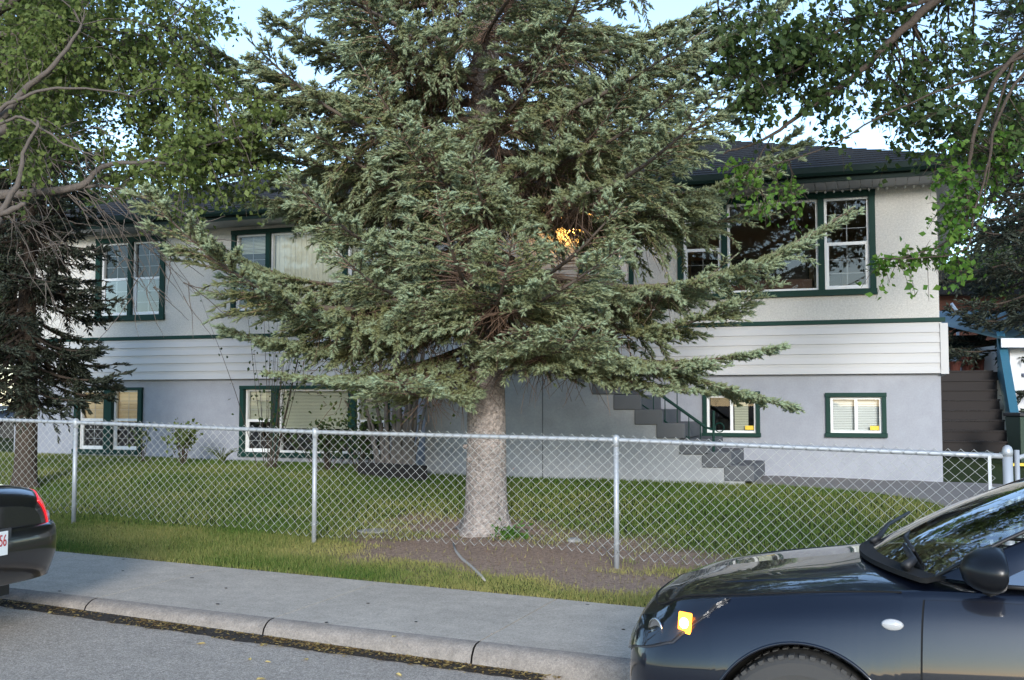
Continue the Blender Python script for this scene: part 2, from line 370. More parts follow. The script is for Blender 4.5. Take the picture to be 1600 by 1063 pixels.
for a, c in zip(edges[:-1], edges[1:]):
    P = []; K = []
    for u in np.linspace(a + 0.006, c - 0.006, 3):
        h = float(kerb_h(u)); k = float(kt(u)); z0 = k - h
        prof = [(V_KERB + 0.02, z0 - 0.3), (V_KERB - 0.005, z0 - 0.01), (V_KERB + 0.02, z0 + h * 0.55), (V_KERB + 0.05, k - 0.022), (V_KERB + 0.085, k - 0.006), (V_KERB + 0.14, k),
                (V_WALK - 0.02, k + 0.012), (V_WALK, k + 0.006), (V_WALK, k - 0.3)]
        P.append([rd(u, v, z) for v, z in prof[5:]]); K.append([rd(u, v, z) for v, z in prof[:6]])
    b.grid(P); kb.grid(K)
    n = len(P[0]); o0 = len(b.v) - 3 * n
    b.f.append(tuple(range(o0, o0 + n))); b.f.append(tuple(range(o0 + 2 * n, o0 + 3 * n)))
tag(b.build('sidewalk', 'walk'), kind='structure'); tag(kb.build('kerb', 'kerb', smooth=True), kind='structure')
sheet('far_verge', np.linspace(-90, 90, 20), np.linspace(-60, -6, 10), lambda u, v: kt(u) + 0.02, 'lawn', lambda u, v: u * 0 + 0.2)

# dark line of silt and leaf litter lying in the gutter
def lit_w(u): return 0.055 + 0.06 * fbm(u * 1.7, u * 0 + 3.3) * np.clip((-1.9 - u) / 2.2, 0.0, 1)
us2 = np.arange(-13, -2.15, 0.05); P = []
for u in us2:
    w = float(lit_w(u)) + random.uniform(-0.012, 0.012)
    z = float(road_z(u, V_KERB))
    P.append([rd(u, V_KERB - w * 1.25, z + 0.003), rd(u, V_KERB - w * 0.6, z + 0.018), rd(u, V_KERB + 0.012, z + 0.028)])
b = MB(); b.grid(P)
tag(b.build('gutter_silt', 'soil', smooth=True), kind='stuff')
def flakes(n, uf, vf, zf, smin, smax):
    u = uf(n); v = vf(u); c = U3 * u[:, None] + N3 * v[:, None]; c[:, 2] = zf(u, v)
    a = RNG.random(n) * 6.28; s = RNG.uniform(smin, smax, n)
    d = np.stack([np.cos(a), np.sin(a), RNG.uniform(-.3, .3, n)], 1); e = np.stack([-np.sin(a), np.cos(a), RNG.uniform(-.4, .4, n)], 1)
    V = np.stack([c - d * s[:, None], c + e * s[:, None] * .4, c + d * s[:, None], c - e * s[:, None] * .4], 1)
    V[..., 2] = np.maximum(V[..., 2], c[:, None, 2] - 0.001)
    return V.reshape(-1, 3), np.arange(4 * n).reshape(-1, 4), np.repeat(RNG.random(n), 4)
nfl = 2600
def uclump(n):
    c = RNG.choice([-6.4, -5.9, -5.1, -4.85, -4.1, -3.7, -3.6, -3.0, -2.9, -2.4, -7.5, -8.5, -10], n); return np.clip(c + RNG.normal(0, .22, n), -12, -2.1)
V, Q, t = flakes(nfl, uclump, lambda u: V_KERB - np.abs(RNG.normal(0, 1, len(u))) * lit_w(u) * 0.75 + 0.0,
                 lambda u, v: road_z(u, np.full_like(u, V_KERB)) + 0.02 * np.clip(1.3 - (V_KERB - v) / 0.1, 0.2, 1) + 0.008, 0.006, 0.022)
tag(bigmesh('leaf_litter', V, Q, 'dryleaf', tint=t ** 1.6, quads=True), kind='stuff')
# needles and bits scattered on the bare earth
n = 7000
u = RNG.uniform(-6.2, 0.5, n); v = RNG.uniform(V_WALK + .02, 11, n); k = (dirt_mask(u, v) > RNG.random(n) * .8); u, v = u[k], v[k]
V, Q, t = flakes(len(u), lambda n: u, lambda _: v, lambda a, c: ground_z(a, c) + 0.012, 0.005, 0.017)
tag(bigmesh('needle_litter', V, Q, 'dryleaf', tint=t * .35, quads=True), kind='stuff')

# grass
def gat(px, py):                                                     # where a sight line meets the ground
    r = ray(px, py); o_ = np.array([0, 0, CAMZ]); lo, hi = 3.0, 20.0
    for _ in range(40):
        m = (lo + hi) / 2; p = o_ + r * m; u, v = uv_of(p)
        z = float(ground_z(u, v)) if v > V_WALK else (float(kt(u)) if v > V_KERB + .05 else float(road_z(u, v)))
        if p[2] > z: lo = m
        else: hi = m
    return o_ + r * lo
GE = np.array([gat(*q) for q in ((1120, 753), (1190, 758), (1350, 770), (1450, 785), (1530, 812), (1590, 850))])
GE = GE[np.argsort(GE[:, 0])]
def gravel_edge(x): return np.interp(x, GE[:, 0], GE[:, 1])
def grass(name, n, ur, vr, hmin, hmax, w, dry, lim=None):
    u = RNG.uniform(*ur, n); v = RNG.uniform(*vr, n)
    dm = dirt_mask(u, v); k = dm < 0.15 + RNG.random(n) * 0.86
    if lim is not None: k &= lim(u, v)
    u, v, dm = u[k], v[k], dm[k]; n = len(u)
    c = U3 * u[:, None] + N3 * v[:, None]; c[:, 2] = ground_z(u, v) + 0.02 * (fbm(u * 1.3, v * 1.3) - 0.5) * np.clip((v - V_WALK) * 2, 0, 1) - 0.006
    h = RNG.uniform(hmin, hmax, n) * (0.65 + 0.9 * fbm(u * 1.1 + 40, v * 1.1))
    a = RNG.random(n) * 6.283; d = np.stack([np.cos(a), np.sin(a), 0 * a], 1)
    b_ = RNG.random(n) * 6.283; l = np.stack([np.cos(b_), np.sin(b_), 0 * b_], 1) * (h * RNG.uniform(.1, .7, n))[:, None]
    ww = w * RNG.uniform(.6, 1.3, n)
    V = np.stack([c - d * ww[:, None], c + d * ww[:, None], c + l + np.array([0, 0, 1.]) * h[:, None]], 1)
    t = np.clip(RNG.normal(dry, .22, n) + dm * .55 + (fbm(u * .9 + 7, v * .9) - .5) * 1.1, 0, 1)
    return tag(bigmesh(name, V, np.arange(3 * n).reshape(-1, 3), 'grass', tint=np.repeat(t, 3)), kind='stuff')
grass('verge_grass', 210000, (-13, 3.5), (V_WALK - .03, 9.4), .018, .042, .0030, .34)
_wx = lambda u, v: U3[0] * u + N3[0] * v
_wy = lambda u, v: U3[1] * u + N3[1] * v
def yard_ok(u, v):
    x, y = _wx(u, v), _wy(u, v)
    x1 = np.where(x < -6.75, Y_WALL - 0.15, np.where(x < -2.2, Y_STAIR + 0.05, gravel_edge(x) + .05))
    return (y < x1) & (np.hypot(u + 4.41, v - 10.41) > 0.33)
grass('yard_grass', 330000, (-19, 1.6), (9.2, 16.8), .025, .055, .0045, .08, yard_ok)
n = 0
# gravel strip along the foot of the house, right of the stair
us3 = np.linspace(0, 1, 40); P = []
for t in us3:
    x = -2.6 + 6.2 * t
    yf = float(gravel_edge(x)) + 0.12 * (fbm(x * 2, 1.0) - .5)
    row = []
    for s in np.linspace(0, 1, 10):
        p = np.array([x, yf + (Y_WALL + 0.05 - yf) * s, 0]); p[2] = gz(p) + 0.012 + 0.03 * float(fbm(x * 3, p[1] * 3)) * (1 if 0 < s else 0); row.append(p)
    P.append(row)
b = MB(); b.grid(P); tag(b.build('gravel_strip', 'gravel', smooth=True), kind='structure')
b = MB(); P = []
for x in np.linspace(2.6, 30, 12):
    P.append([(x, y, gz((x, y, 0)) + 0.03) for y in np.linspace(17, 60, 8)])
b.grid(P); tag(b.build('back_driveway', 'walk'), kind='structure')

# ------------------------------------------------------------------ the house
YW = Y_WALL
XR, XL, YB = 0.79, -15.15, 25.1
house = empty('house', (XL, YW, 0.5), 'long white bi-level house with dark green trim and a black hip roof behind the fence', 'house')
HO = Vector(house.location)
def hpart(b, name, m, parent=None, **k):
    """build in world coordinates, then hang under the house"""
    o = b.build(name, m, **k); o.parent = parent or house
    if parent is None: o.location = -HO
    return o
ZS0, ZS1, ZEAVE = 2.00, 2.70, 4.62
W = {}
def wrect(a, c, Y=YW):
    x0, z1 = onplane(*a, Y); x1, z0 = onplane(*c, Y); return [x0, x1, z0, z1]
W['ua'] = wrect((152, 374), (257, 500)); W['ub'] = wrect((363, 366), (600, 486)); W['uc'] = wrect((1058, 316), (1370, 460))
W['ba'] = wrect((118, 606), (221, 711)); W['bb'] = wrect((376, 603), (608, 718)); W['bc'] = wrect((1098, 612), (1188, 683)); W['bd'] = wrect((1290, 614), (1386, 684))
W['ub'][3] = W['ua'][3] = min(W['ua'][3], ZEAVE - 0.02); W['uc'][3] = ZEAVE - 0.03
def holed(b, x0, x1, z0, z1, y, holes):
    xs = sorted({x0, x1} | {h[0] for h in holes} | {h[1] for h in holes}); zs = sorted({z0, z1} | {h[2] for h in holes} | {h[3] for h in holes})
    for i in range(len(xs) - 1):
        for j in range(len(zs) - 1):
            cx, cz = (xs[i] + xs[i + 1]) / 2, (zs[j] + zs[j + 1]) / 2
            if any(h[0] < cx < h[1] and h[2] < cz < h[3] for h in holes): continue
            b.add([(xs[i], y, zs[j]), (xs[i + 1], y, zs[j]), (xs[i + 1], y, zs[j + 1]), (xs[i], y, zs[j + 1])], [(0, 1, 2, 3)])
xd0, _ = onplane(905, 400, YW); xd1, _ = onplane(990, 400, YW); DOOR = [xd0, xd1, 2.1, 4.2]
b = MB(); holed(b, XL, XR, ZS0 + 0.0, ZEAVE + 0.05, YW, [W['ua'], W['ub'], W['uc'], DOOR])
b.add([(XR, YW, ZS0), (XR, YB - .6, ZS0), (XR, YB - .6, ZEAVE + .05), (XR, YW, ZEAVE + .05)], [(0, 1, 2, 3)])
b.add([(XL, YW, ZS0), (XL, YB - .6, ZS0), (XL, YB - .6, ZEAVE + .05), (XL, YW, ZEAVE + .05)], [(0, 1, 2, 3)])
b.add([(XL, YB - .6, 0), (XR, YB - .6, 0), (XR, YB - .6, ZEAVE + .05), (XL, YB - .6, ZEAVE + .05)], [(0, 1, 2, 3)])
hpart(b, 'stucco_wall', 'stucco')
b = MB(); holed(b, XL, XR, -0.2, ZS0 + 0.04, YW + 0.015, [W['ba'], W['bb'], W['bc'], W['bd']])
for x in (XR, XL): b.add([(x, YW + .015, -.2), (x, YB - .6, -.2), (x, YB - .6, ZS0 + .04), (x, YW + .015, ZS0 + .04)], [(0, 1, 2, 3)])
hpart(b, 'basement_wall', 'basement')
# lapped white siding between the two storeys
def siding(x0, x1):
    b = MB(); n = 5; h = (ZS1 - ZS0) / n
    prof = [(YW + 0.0, ZS0 - 0.004)]
    for i in range(n):
        z = ZS0 + i * h; prof += [(YW - 0.095, z), (YW - 0.092, z + 0.012), (YW - 0.078, z + h * 0.62), (YW - 0.078, z + h - 0.004)]
    prof += [(YW + 0.0, ZS1)]
    b.prism(prof, x0, x1, 'x'); return b
hpart(siding(XL + .03, XR + 0.02), 'siding', 'siding')
b = MB(); b.box(XR - 0.0, XR + 0.10, YW - 0.105, YW + 0.05, ZS0 - 0.012, ZS1 - 0.02); b.box(XR + .003, XR + .09, YW + .052, YB - .7, ZS0 - .01, ZS1 - .022)
hpart(b, 'corner_board', 'siding')
b = MB(); b.box(XL, XR + 0.07, YW - 0.10, YW + 0.0, ZS1 + 0.002, ZS1 + 0.06); hpart(b, 'trim_band', 'green')
# roof
OX, OY = 0.55, 0.60
ex0, ex1, ey0, ey1 = XL - OX, XR + OX, YW - OY, YB
ez = ZEAVE + 0.20; run = (ey1 - ey0) / 2; rz = ez + run * 0.37
b = MB()
b.add([(ex0, ey0, ez), (ex1, ey0, ez), (ex1, ey1, ez), (ex0, ey1, ez), (ex0 + run, ey0 + run, rz), (ex1 - run, ey0 + run, rz)],
      [(0, 1, 5, 4), (1, 2, 5), (2, 3, 4, 5), (3, 0, 4)])
ns = 24                                                             # shingle courses standing a little proud
for i in range(ns):
    t0, t1 = i / ns, (i + .93) / ns
    def pt(t, side, d):
        return (ex0 + run * t, ey0 + run * t, ez + (rz - ez) * t + d) if side == 0 else (ex1 - run * t, ey0 + run * t, ez + (rz - ez) * t + d)
    b.add([pt(t0, 0, .022), pt(t0, 1, .022), pt(t1, 1, .006), pt(t1, 0, .006), pt(t0, 0, .002), pt(t0, 1, .002)], [(0, 1, 2, 3), (4, 5, 1, 0)])
roof = hpart(b, 'roof', 'shingle')
b = MB()
b.box(ex0, ex1, ey0 - .02, ey0, ZEAVE + .0, ez - .01); b.box(ex1, ex1 + .02, ey0 - .02, ey1, ZEAVE + .0, ez - .01); b.box(ex0 - .02, ex0, ey0 - .02, ey1, ZEAVE, ez - .01)
hpart(b, 'fascia', 'fascia')
b = MB()
prof = [(ey0 - .022, ZEAVE + .07), (ey0 - .10, ZEAVE + .07), (ey0 - .125, ZEAVE + .11), (ey0 - .13, ez - .012), (ey0 - .118, ez - .012), (ey0 - .11, ZEAVE + .12), (ey0 - .022, ZEAVE + .09)]
b.prism(prof, ex0, ex1 + .01, 'x'); hpart(b, 'gutter', 'fascia')
b = MB(); x = ex0
while x < XR:
    b.box(x, x + .146, ey0 + .004, YW - .004, ZEAVE - .006, ZEAVE + .004); x += .152
hpart(b, 'front_soffit', 'soffit')
b = MB(); b2_ = MB(); y = ey0 + .004
while y < ey1:
    b.box(XR + .003, ex1 - .002, y, y + .082, ZEAVE - .007, ZEAVE + .004); b2_.box(ex0 + .002, XL - .003, y, y + .082, ZEAVE - .007, ZEAVE + .004); y += .098
hpart(b, 'side_soffit', 'soffit'); hpart(b2_, 'side_soffit', 'soffit')

def window(r, lights, casing=0.075, top=0.075, recess=0.05, room=(5.0, 'room'), Y=YW, mull=0.085, label=None):
    """r = outer green casing; lights = [(share, kind, covering)]"""
    x0, x1, z0, z1 = r
    b = MB(); c = casing
    b.box(x0, x0 + c, Y - .035, Y + .10, z0 + c, z1 - top); b.box(x1 - c, x1, Y - .035, Y + .10, z0 + c, z1 - top)
    b.box(x0 - .006, x1 + .006, Y - .040, Y + .10, z1 - top, z1); b.box(x0 - .012, x1 + .012, Y - .055, Y + .10, z0, z0 + c)
    tot = sum(l[0] for l in lights); span = (x1 - x0 - 2 * c) - mull * (len(lights) - 1); x = x0 + c; spans = []
    for i, l in enumerate(lights):
        w = span * l[0] / tot; spans.append((x, x + w)); x += w
        if i < len(lights) - 1: b.box(x, x + mull, Y - .03, Y + .10, z0 + c, z1 - top); x += mull
    win = hpart(b, 'window', 'green', bevel=.004)
    if label: win['label'] = label
    za, zb = z0 + c, z1 - top; yf = Y + recess
    for (xa, xb), l in zip(spans, lights):
        kind, cover = l[1], l[2]
        f = MB(); s = MB(); t = .034
        f.box(xa, xa + t, yf - .02, yf + .05, za + t, zb - t); f.box(xb - t, xb, yf - .02, yf + .05, za + t, zb - t)
        f.box(xa, xb, yf - .02, yf + .05, zb - t, zb); f.box(xa, xb, yf - .025, yf + .05, za, za + t)
        zm = za + (zb - za) * .5
        pan = []
        if kind == 'hung':
            f.box(xa + t, xb - t, yf - .012, yf + .03, zm - .022, zm + .022)
            f.box(xa + t, xa + t + .022, yf - .008, yf + .02, za + t, zm - .022); f.box(xb - t - .022, xb - t, yf - .008, yf + .02, za + t, zm - .022)
            f.box(xa + t + .022, xb - t - .022, yf - .008, yf + .02, za + t, za + t + .025)
            pan = [(za + t, zm - .022, yf + .008), (zm + .022, zb - t, yf + .018)]
        elif kind == 'slider':
            xm = (xa + xb) / 2; f.box(xm - .02, xm + .02, yf - .012, yf + .03, za + t, zb - t); pan = [(za + t, zb - t, yf + .012)]
        else: pan = [(za + t, zb - t, yf + .012)]
        o = f.build('sash', 'vinyl'); o.parent = win
        g = MB(); mu = MB()
        for (pa, pb, py_) in pan:
            g.add([(xa + t, py_, pa), (xb - t, py_, pa), (xb - t, py_, pb), (xa + t, py_, pb)], [(0, 1, 2, 3)])
            if kind == 'hung':
                xm = (xa + xb) / 2
                mu.box(xm - .004, xm + .004, py_ + .006, py_ + .012, pa, pb)
                for q in (1, 2) if (pb - pa) > .45 else (1,):
                    zq = pa + (pb - pa) * q / (3 if (pb - pa) > .45 else 2); mu.box(xa + t, xm - .006, py_ + .006, py_ + .012, zq - .0035, zq + .0035); mu.box(xm + .006, xb - t, py_ + .006, py_ + .012, zq - .0035, zq + .0035)
        o = g.build('pane', 'glass'); o.parent = win
        if mu.v: o = mu.build('grille', 'soffit'); o.parent = win
        if cover:
            m, frac = cover; c_ = MB(); yb = yf + .085; zz = zb - t * .5; lo = za + (zb - za) * (1 - frac)
            if m == 'curtain':
                P = [[(xx, yb + .05 + .02 * math.sin(xx * 60) + .01 * math.sin(xx * 23), z) for z in (lo, zz)] for xx in np.linspace(xa, xb, 60)]
                c_.grid(P)
            else:
                while zz > lo:
                    c_.add([(xa + .01, yb - .008, zz - .016), (xb - .01, yb - .008, zz - .016), (xb - .01, yb + .012, zz + .004), (xa + .01, yb + .012, zz + .004)], [(0, 1, 2, 3)]); zz -= .024
            o = c_.build('curtain' if m == 'curtain' else 'blind', m); o.parent = win
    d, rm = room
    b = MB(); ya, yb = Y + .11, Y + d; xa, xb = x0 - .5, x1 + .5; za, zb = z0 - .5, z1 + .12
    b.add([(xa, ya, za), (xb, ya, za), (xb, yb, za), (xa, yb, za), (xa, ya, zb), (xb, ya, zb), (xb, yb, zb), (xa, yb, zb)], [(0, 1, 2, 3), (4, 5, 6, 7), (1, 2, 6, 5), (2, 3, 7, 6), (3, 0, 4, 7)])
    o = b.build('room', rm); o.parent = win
    return win
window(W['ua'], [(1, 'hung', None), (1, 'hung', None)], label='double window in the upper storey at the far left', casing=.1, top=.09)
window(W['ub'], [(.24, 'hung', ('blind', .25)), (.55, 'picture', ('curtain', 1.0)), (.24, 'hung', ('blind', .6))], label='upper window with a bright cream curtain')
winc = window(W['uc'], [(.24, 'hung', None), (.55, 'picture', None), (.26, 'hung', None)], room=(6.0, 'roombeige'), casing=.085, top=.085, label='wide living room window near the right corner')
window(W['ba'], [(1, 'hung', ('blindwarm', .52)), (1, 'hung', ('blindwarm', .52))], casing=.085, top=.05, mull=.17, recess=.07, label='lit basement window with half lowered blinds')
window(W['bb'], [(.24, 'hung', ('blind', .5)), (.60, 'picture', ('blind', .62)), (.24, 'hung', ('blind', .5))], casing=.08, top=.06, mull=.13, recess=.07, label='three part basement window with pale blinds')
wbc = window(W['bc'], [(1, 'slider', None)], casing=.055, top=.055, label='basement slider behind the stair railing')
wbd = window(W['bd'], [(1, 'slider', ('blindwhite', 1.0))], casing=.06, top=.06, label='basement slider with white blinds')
for r, w_ in ((W['bc'], wbc), (W['bd'], wbd)):
    b = MB(); x = r[1] - .1; b.box(x - .12, x, YW + .055, YW + .058, r[2] + .10, r[2] + .16); o = b.build('sticker', 'sticker'); o.parent = w_
b = MB(); r = W['bc']                                              # half drawn blind on the right of that slider
zz = r[3] - .08
while zz > r[2] + .08:
    b.add([((r[0] + r[1]) / 2 + .03, YW + .12, zz - .016), (r[1] - .18, YW + .12, zz - .016), (r[1] - .18, YW + .14, zz + .004), ((r[0] + r[1]) / 2 + .03, YW + .14, zz + .004)], [(0, 1, 2, 3)]); zz -= .024
o = b.build('blind', 'blind'); o.parent = wbc
# living room seen through the wide window
fx = onplane(1190, 420, YW + 3)[0]; fx2 = onplane(1262, 420, YW + 3)[0]; fz = onplane(1190, 440, YW + 3)[1]; fzt = onplane(1190, 404, YW + 3)[1]
b = MB(); b.box(fx - 1.2, fx2 + .0, YW + 2.9, YW + 3.4, fz - .05, fzt); b.box(fx2 + .12, fx2 + .55, YW + 2.6, YW + 3.3, fz - .3, fzt - .1); o = b.build('cabinet', 'roomdark'); o.parent = winc
b = MB(); b.box(fx - 1.3, fx2 + .1, YW + 2.4, YW + 3.5, fz - .35, fz - .052); o = b.build('sideboard', 'roomwood'); o.parent = winc
# door
b = MB(); x0, x1, z0, z1 = DOOR
b.box(x0, x0 + .07, YW - .03, YW + .08, z0, z1); b.box(x1 - .07, x1, YW - .03, YW + .08, z0, z1); b.box(x0 + .07, x1 - .07, YW - .03, YW + .08, z1 - .08, z1)
dr = hpart(b, 'door', 'green')
b = MB(); b.box(x0 + .07, x1 - .07, YW + .02, YW + .065, z0, z1 - .08)
for zz in (z0 + .2, z0 + 1.1):
    for xx in (x0 + .17, (x0 + x1) / 2 + .04): b.box(xx, xx + .30, YW + .012, YW + .022, zz, zz + .7)
o = b.build('door_leaf', 'door', bevel=.004); o.parent = dr
b = MB(); b.lathe([(.012, -.05), (.03, -.03), (.032, 0), (.012, .02), (.03, .045)], (x1 - .13, YW + .0, z0 + .98), 12, 'y'); o = b.build('door_handle', 'brass', smooth=True); o.parent = dr
# porch lantern (lit)
lx, lz = onplane(893, 352, YW - .12)
lan = empty('porch_lantern', (lx, YW, lz - .15), 'lit amber porch lantern on the house wall beside the white front door', 'lamp')
b = MB(); b.box(-.05, .05, -.02, 0, -.02, .30); b.tube([(0, -.02, .28), (0, -.10, .33), (0, -.13, .29)], .01, 6); b.lathe([(.008, .28), (.09, .24), (.095, .225), (.07, .22)], (0, -.13, 0), 8); b.lathe([(.06, .02), (.045, 0), (.01, -.03)], (0, -.13, 0), 8)
b.build('bracket', 'black', lan)
b = MB(); b.lathe([(.055, .02), (.085, .1), (.085, .15), (.07, .22)], (0, -.13, 0), 10); b.build('lamp_glass', 'lampglass', lan, smooth=True)
# row of small white bulbs under the eave
sb = empty('string_lights', (W['uc'][0], YW - .05, ZEAVE - .02), 'row of tiny white bulbs along the eave above the wide upper window', 'string lights')
xs = np.arange(0, XR - .03 - W['uc'][0], .118)
b = MB(); b.tube([(x, -.012, .004 + .006 * math.sin(i * 2.1)) for i, x in enumerate(xs)], .003, 4); b.build('cord', 'vinyl', sb)
bb = MB(); bb.lathe([(.004, .008), (.017, .0), (.019, -.016), (.006, -.034)], (0, 0, 0), 7); b0 = bb.build('bulb', 'vinyl', sb, smooth=True)
for i, x in enumerate(xs):
    o = b0 if i == 0 else b0.copy()
    if i: COL.objects.link(o); o.parent = sb
    o.location = (x, -.02, random.uniform(-.004, .004))

# ------------------------------------------------------------------ concrete porch stair
YS = Y_STAIR
px0, _ = onplane(664, 700, YS); pxl, _ = onplane(905, 572, YS)
LZ = onplane(895, 573, YS)[1]
nose = [onplane(p, q, YS) for p, q in ((895, 573), (926, 593), (959, 617), (992, 640), (1026, 661), (1062, 686), (1097, 706), (1132, 727))]
xe = onplane(1160, 740, YS)[0]
stair = empty('porch_stair', (px0, YS, .5), 'grey concrete porch and stair descending right beside the house wall', 'stairs')
SO = Vector(stair.location)
prof = [(px0, .2), (px0, LZ - .02)] + [(pxl - .02, LZ - .02)]
for i, (x, z) in enumerate(nose[1:]):
    prof += [(x, nose[i][1] - .19), (x, z - .02)]
prof += [(nose[-1][0] + .2, nose[-1][1] - .1), (nose[-1][0] + .2, .2)]
b = MB(); pr = [(px0, .2), (px0, LZ - .03), (nose[0][0] + .3, LZ - .03)]
for i in range(1, len(nose)):
    pr += [(nose[i][0] + .0, nose[i - 1][1] - .20), (nose[i][0] + .0, nose[i][1] - .03)]
pr += [(nose[-1][0] + .26, nose[-1][1] - .03), (nose[-1][0] + .26, .2)]
b.prism(pr, YS, YW - .02, 'y'); o = b.build('stair_wall', 'porch'); o.parent = stair; o.location = -SO
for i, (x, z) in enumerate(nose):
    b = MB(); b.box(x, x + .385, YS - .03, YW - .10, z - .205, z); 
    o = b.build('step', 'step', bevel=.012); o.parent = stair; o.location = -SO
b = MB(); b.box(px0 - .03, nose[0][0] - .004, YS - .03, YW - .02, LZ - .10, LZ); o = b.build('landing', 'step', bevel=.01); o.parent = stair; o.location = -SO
b = MB(); xj = onplane(848, 700, YS)[0]; b.box(xj - .006, xj + .006, YS - .004, YS + .01, .3, LZ - .11); o = b.build('joint', 'step'); o.parent = stair; o.location = -SO
rail = empty('stair_railing', (nose[-1][0], YS, .6), 'green iron railing with thin balusters climbing the concrete porch stair', 'railing')
RO = Vector(rail.location); yr = YS + .05
b0 = onplane(1115, 722, yr); b1 = onplane(1115, 642, yr); h0 = onplane(1103, 668, yr); h1 = onplane(960, 566, yr); h2 = (px0 + .05, h1[1] + .25)
s0 = onplane(1072, 683, yr); s1 = onplane(955, 598, yr)
b = MB(); b.tube([(h0[0], yr, h0[1]), (h1[0], yr, h1[1]), (h1[0] - .5, yr, h1[1] + .36)], .021, 8); b.tube([(h0[0], yr, h0[1]), (b1[0], yr, h0[1] - .03)], .016, 6)
o = b.build('handrail', 'green'); o.parent = rail; o.location = -RO
b = MB(); b.tube([(s0[0] + .25, yr, s0[1] - .17), (s1[0], yr, s1[1]), (s1[0] - .5, yr, s1[1] + .36)], .011, 6); o = b.build('bottom_rail', 'green'); o.parent = rail; o.location = -RO
b = MB(); b.tube([(b0[0], yr, b0[1] - .05), (b1[0], yr, b1[1])], .017, 8)
ring = [(b1[0] + .075 + .06 * math.cos(a), yr, h0[1] - .0 + .06 * math.sin(a)) for a in np.linspace(0, 6.283, 14)]
b.tube(ring, .008, 5, cap=False); o = b.build('newel_post', 'green'); o.parent = rail; o.location = -RO
sl = (h1[1] - h0[1]) / (h1[0] - h0[0]); sb_ = (s1[1] - s0[1]) / (s1[0] - s0[0])
for p in (986, 1003, 1021, 1039, 1058, 1076, 1094):
    x = onplane(p, 620, yr)[0]
    zt, zb_ = h0[1] + sl * (x - h0[0]), s0[1] + sb_ * (x - s0[0])
    b = MB(); b.tube([(x, yr, zb_ - .02), (x, yr, zt + (.3 if p < 1070 else 0))], .0075, 5); o = b.build('baluster', 'green'); o.parent = rail; o.location = -RO
pr_ = empty('porch_railing', (px0, YS + .05, LZ), 'white picket railing on the porch landing behind the spruce trunk', 'railing')
b = MB(); ln = nose[0][0] - px0 - .1
b.box(.0, ln, -.02, .02, .82, .87); b.box(0, ln, -.015, .015, .08, .12); b.build('handrail', 'vinyl', pr_)
b = MB(); x = .04
while x < ln: b.box(x, x + .03, -.012, .012, .0, .83); x += .12
b.build('pickets', 'vinyl', pr_)

# ------------------------------------------------------------------ chain link fence
def fz(u): return np.interp(u, [-21, -8.78, -5.73, -2.63, .485], [1.62, 1.382, 1.307, 1.269, 1.182])      # top rail height
VF = V_FENCE
fence = empty('chain_link_fence', rd(-5.73, VF, ground_z(-5.73, VF)), 'galvanised chain link fence along the front lawn', 'fence')
FO = Vector(fence.location)
def fpart(b, name, m, parent=None, **k):
    o = b.build(name, m, **k); o.parent = parent or fence
    if parent is None: o.location = -FO
    return o
posts = [-18.0, -14.95, -11.87, -8.78, -5.73, -2.63]
for u in posts:
    g = float(ground_z(u, VF)); t = float(fz(u))
    b = MB(); b.tube([rd(u, VF + .02, g - .1), rd(u, VF + .02, t - .02)], .0235, 12); p = fpart(b, 'post', 'galv', smooth=True)
    b = MB(); c = rd(u, VF + .02, t); b.lathe([(.027, -.06), (.029, -.02), (.034, .0), (.03, .03), (.012, .045)], c, 12); fpart(b, 'post_cap', 'galv', p, smooth=True)
    b = MB()
    for zz in (.12, .38, .64, .9):
        c = rd(u, VF + .02, t - zz); b.tube([c + U3 * .034 * math.cos(a) + N3 * .034 * math.sin(a) + np.array([0, 0, .02 * math.sin(a * .5)]) for a in np.linspace(-2.4, 2.0, 9)], .003, 4)
    fpart(b, 'tie_wire', 'galv', p)
u = .50; g = float(ground_z(u, VF)); t = float(fz(.485))
b = MB(); b.tube([rd(u + .03, VF + .02, g - .1), rd(u + .03, VF + .02, t + .03)], .037, 14); p = fpart(b, 'end_post', 'galv', smooth=True)
b = MB(); b.lathe([(.04, -.02), (.041, .02), (.032, .05), (.012, .066)], rd(u + .03, VF + .02, t + .02), 14); fpart(b, 'post_cap', 'galv', p, smooth=True)
b = MB(); b.box(-.012, .012, -.004, .004, g + .12, t - .0, Matrix.Translation(rd(u - .1, VF - .004, 0))); fpart(b, 'tension_bar', 'galv')
b = MB(); ue = np.linspace(-21, .5, 60); b.tube([rd(x, VF + .02, float(fz(x)) - .0) for x in ue], .0205, 10); fpart(b, 'top_rail', 'galv', smooth=True)
b = MB()
for zz in (.25, .6, .95):
    b.tube([rd(u - .1, VF, t - zz), rd(u + .03, VF - .03, t - zz)], .008, 6)
fpart(b, 'tension_band', 'galv')
pitch = .095; us4 = np.arange(-20.8, .42, pitch / 2); nseg = 24; PL = []
for i, u in enumerate(us4):
    g = float(ground_z(u, VF)) + .10 + .02 * math.sin(u * 1.3) + .012 * math.sin(u * 3.7 + 1); t = float(fz(u)) + .042
    k = np.arange(nseg + 1); off = ((k + i) % 2) * pitch / 2
    z = g + (t - g) * k / nseg
    q = U3[None] * (u + off + .012 * math.sin(u * 2.1) * np.sin(np.pi * k / nseg))[:, None] + N3[None] * (VF - .008 - .03 * math.sin(u * 1.01 + .4) ** 2 * np.clip(1 - k / nseg, 0, 1) ** 2 + .006 * ((k % 2) - .5))[:, None]; q[:, 2] = z; PL.append(q)
PL = np.array(PL); n = len(PL)
V, Q = twig_mesh(PL, np.full(n, .0021), np.full(n, .0021), 4)
o = bigmesh('wire_mesh', V, Q, 'wire', fence, quads=True); o.location = -FO
sf = empty('side_fence', rd(.585, VF + .05, ground_z(.62, VF)), 'short galvanised gate post and rail just behind the fence end', 'fence')
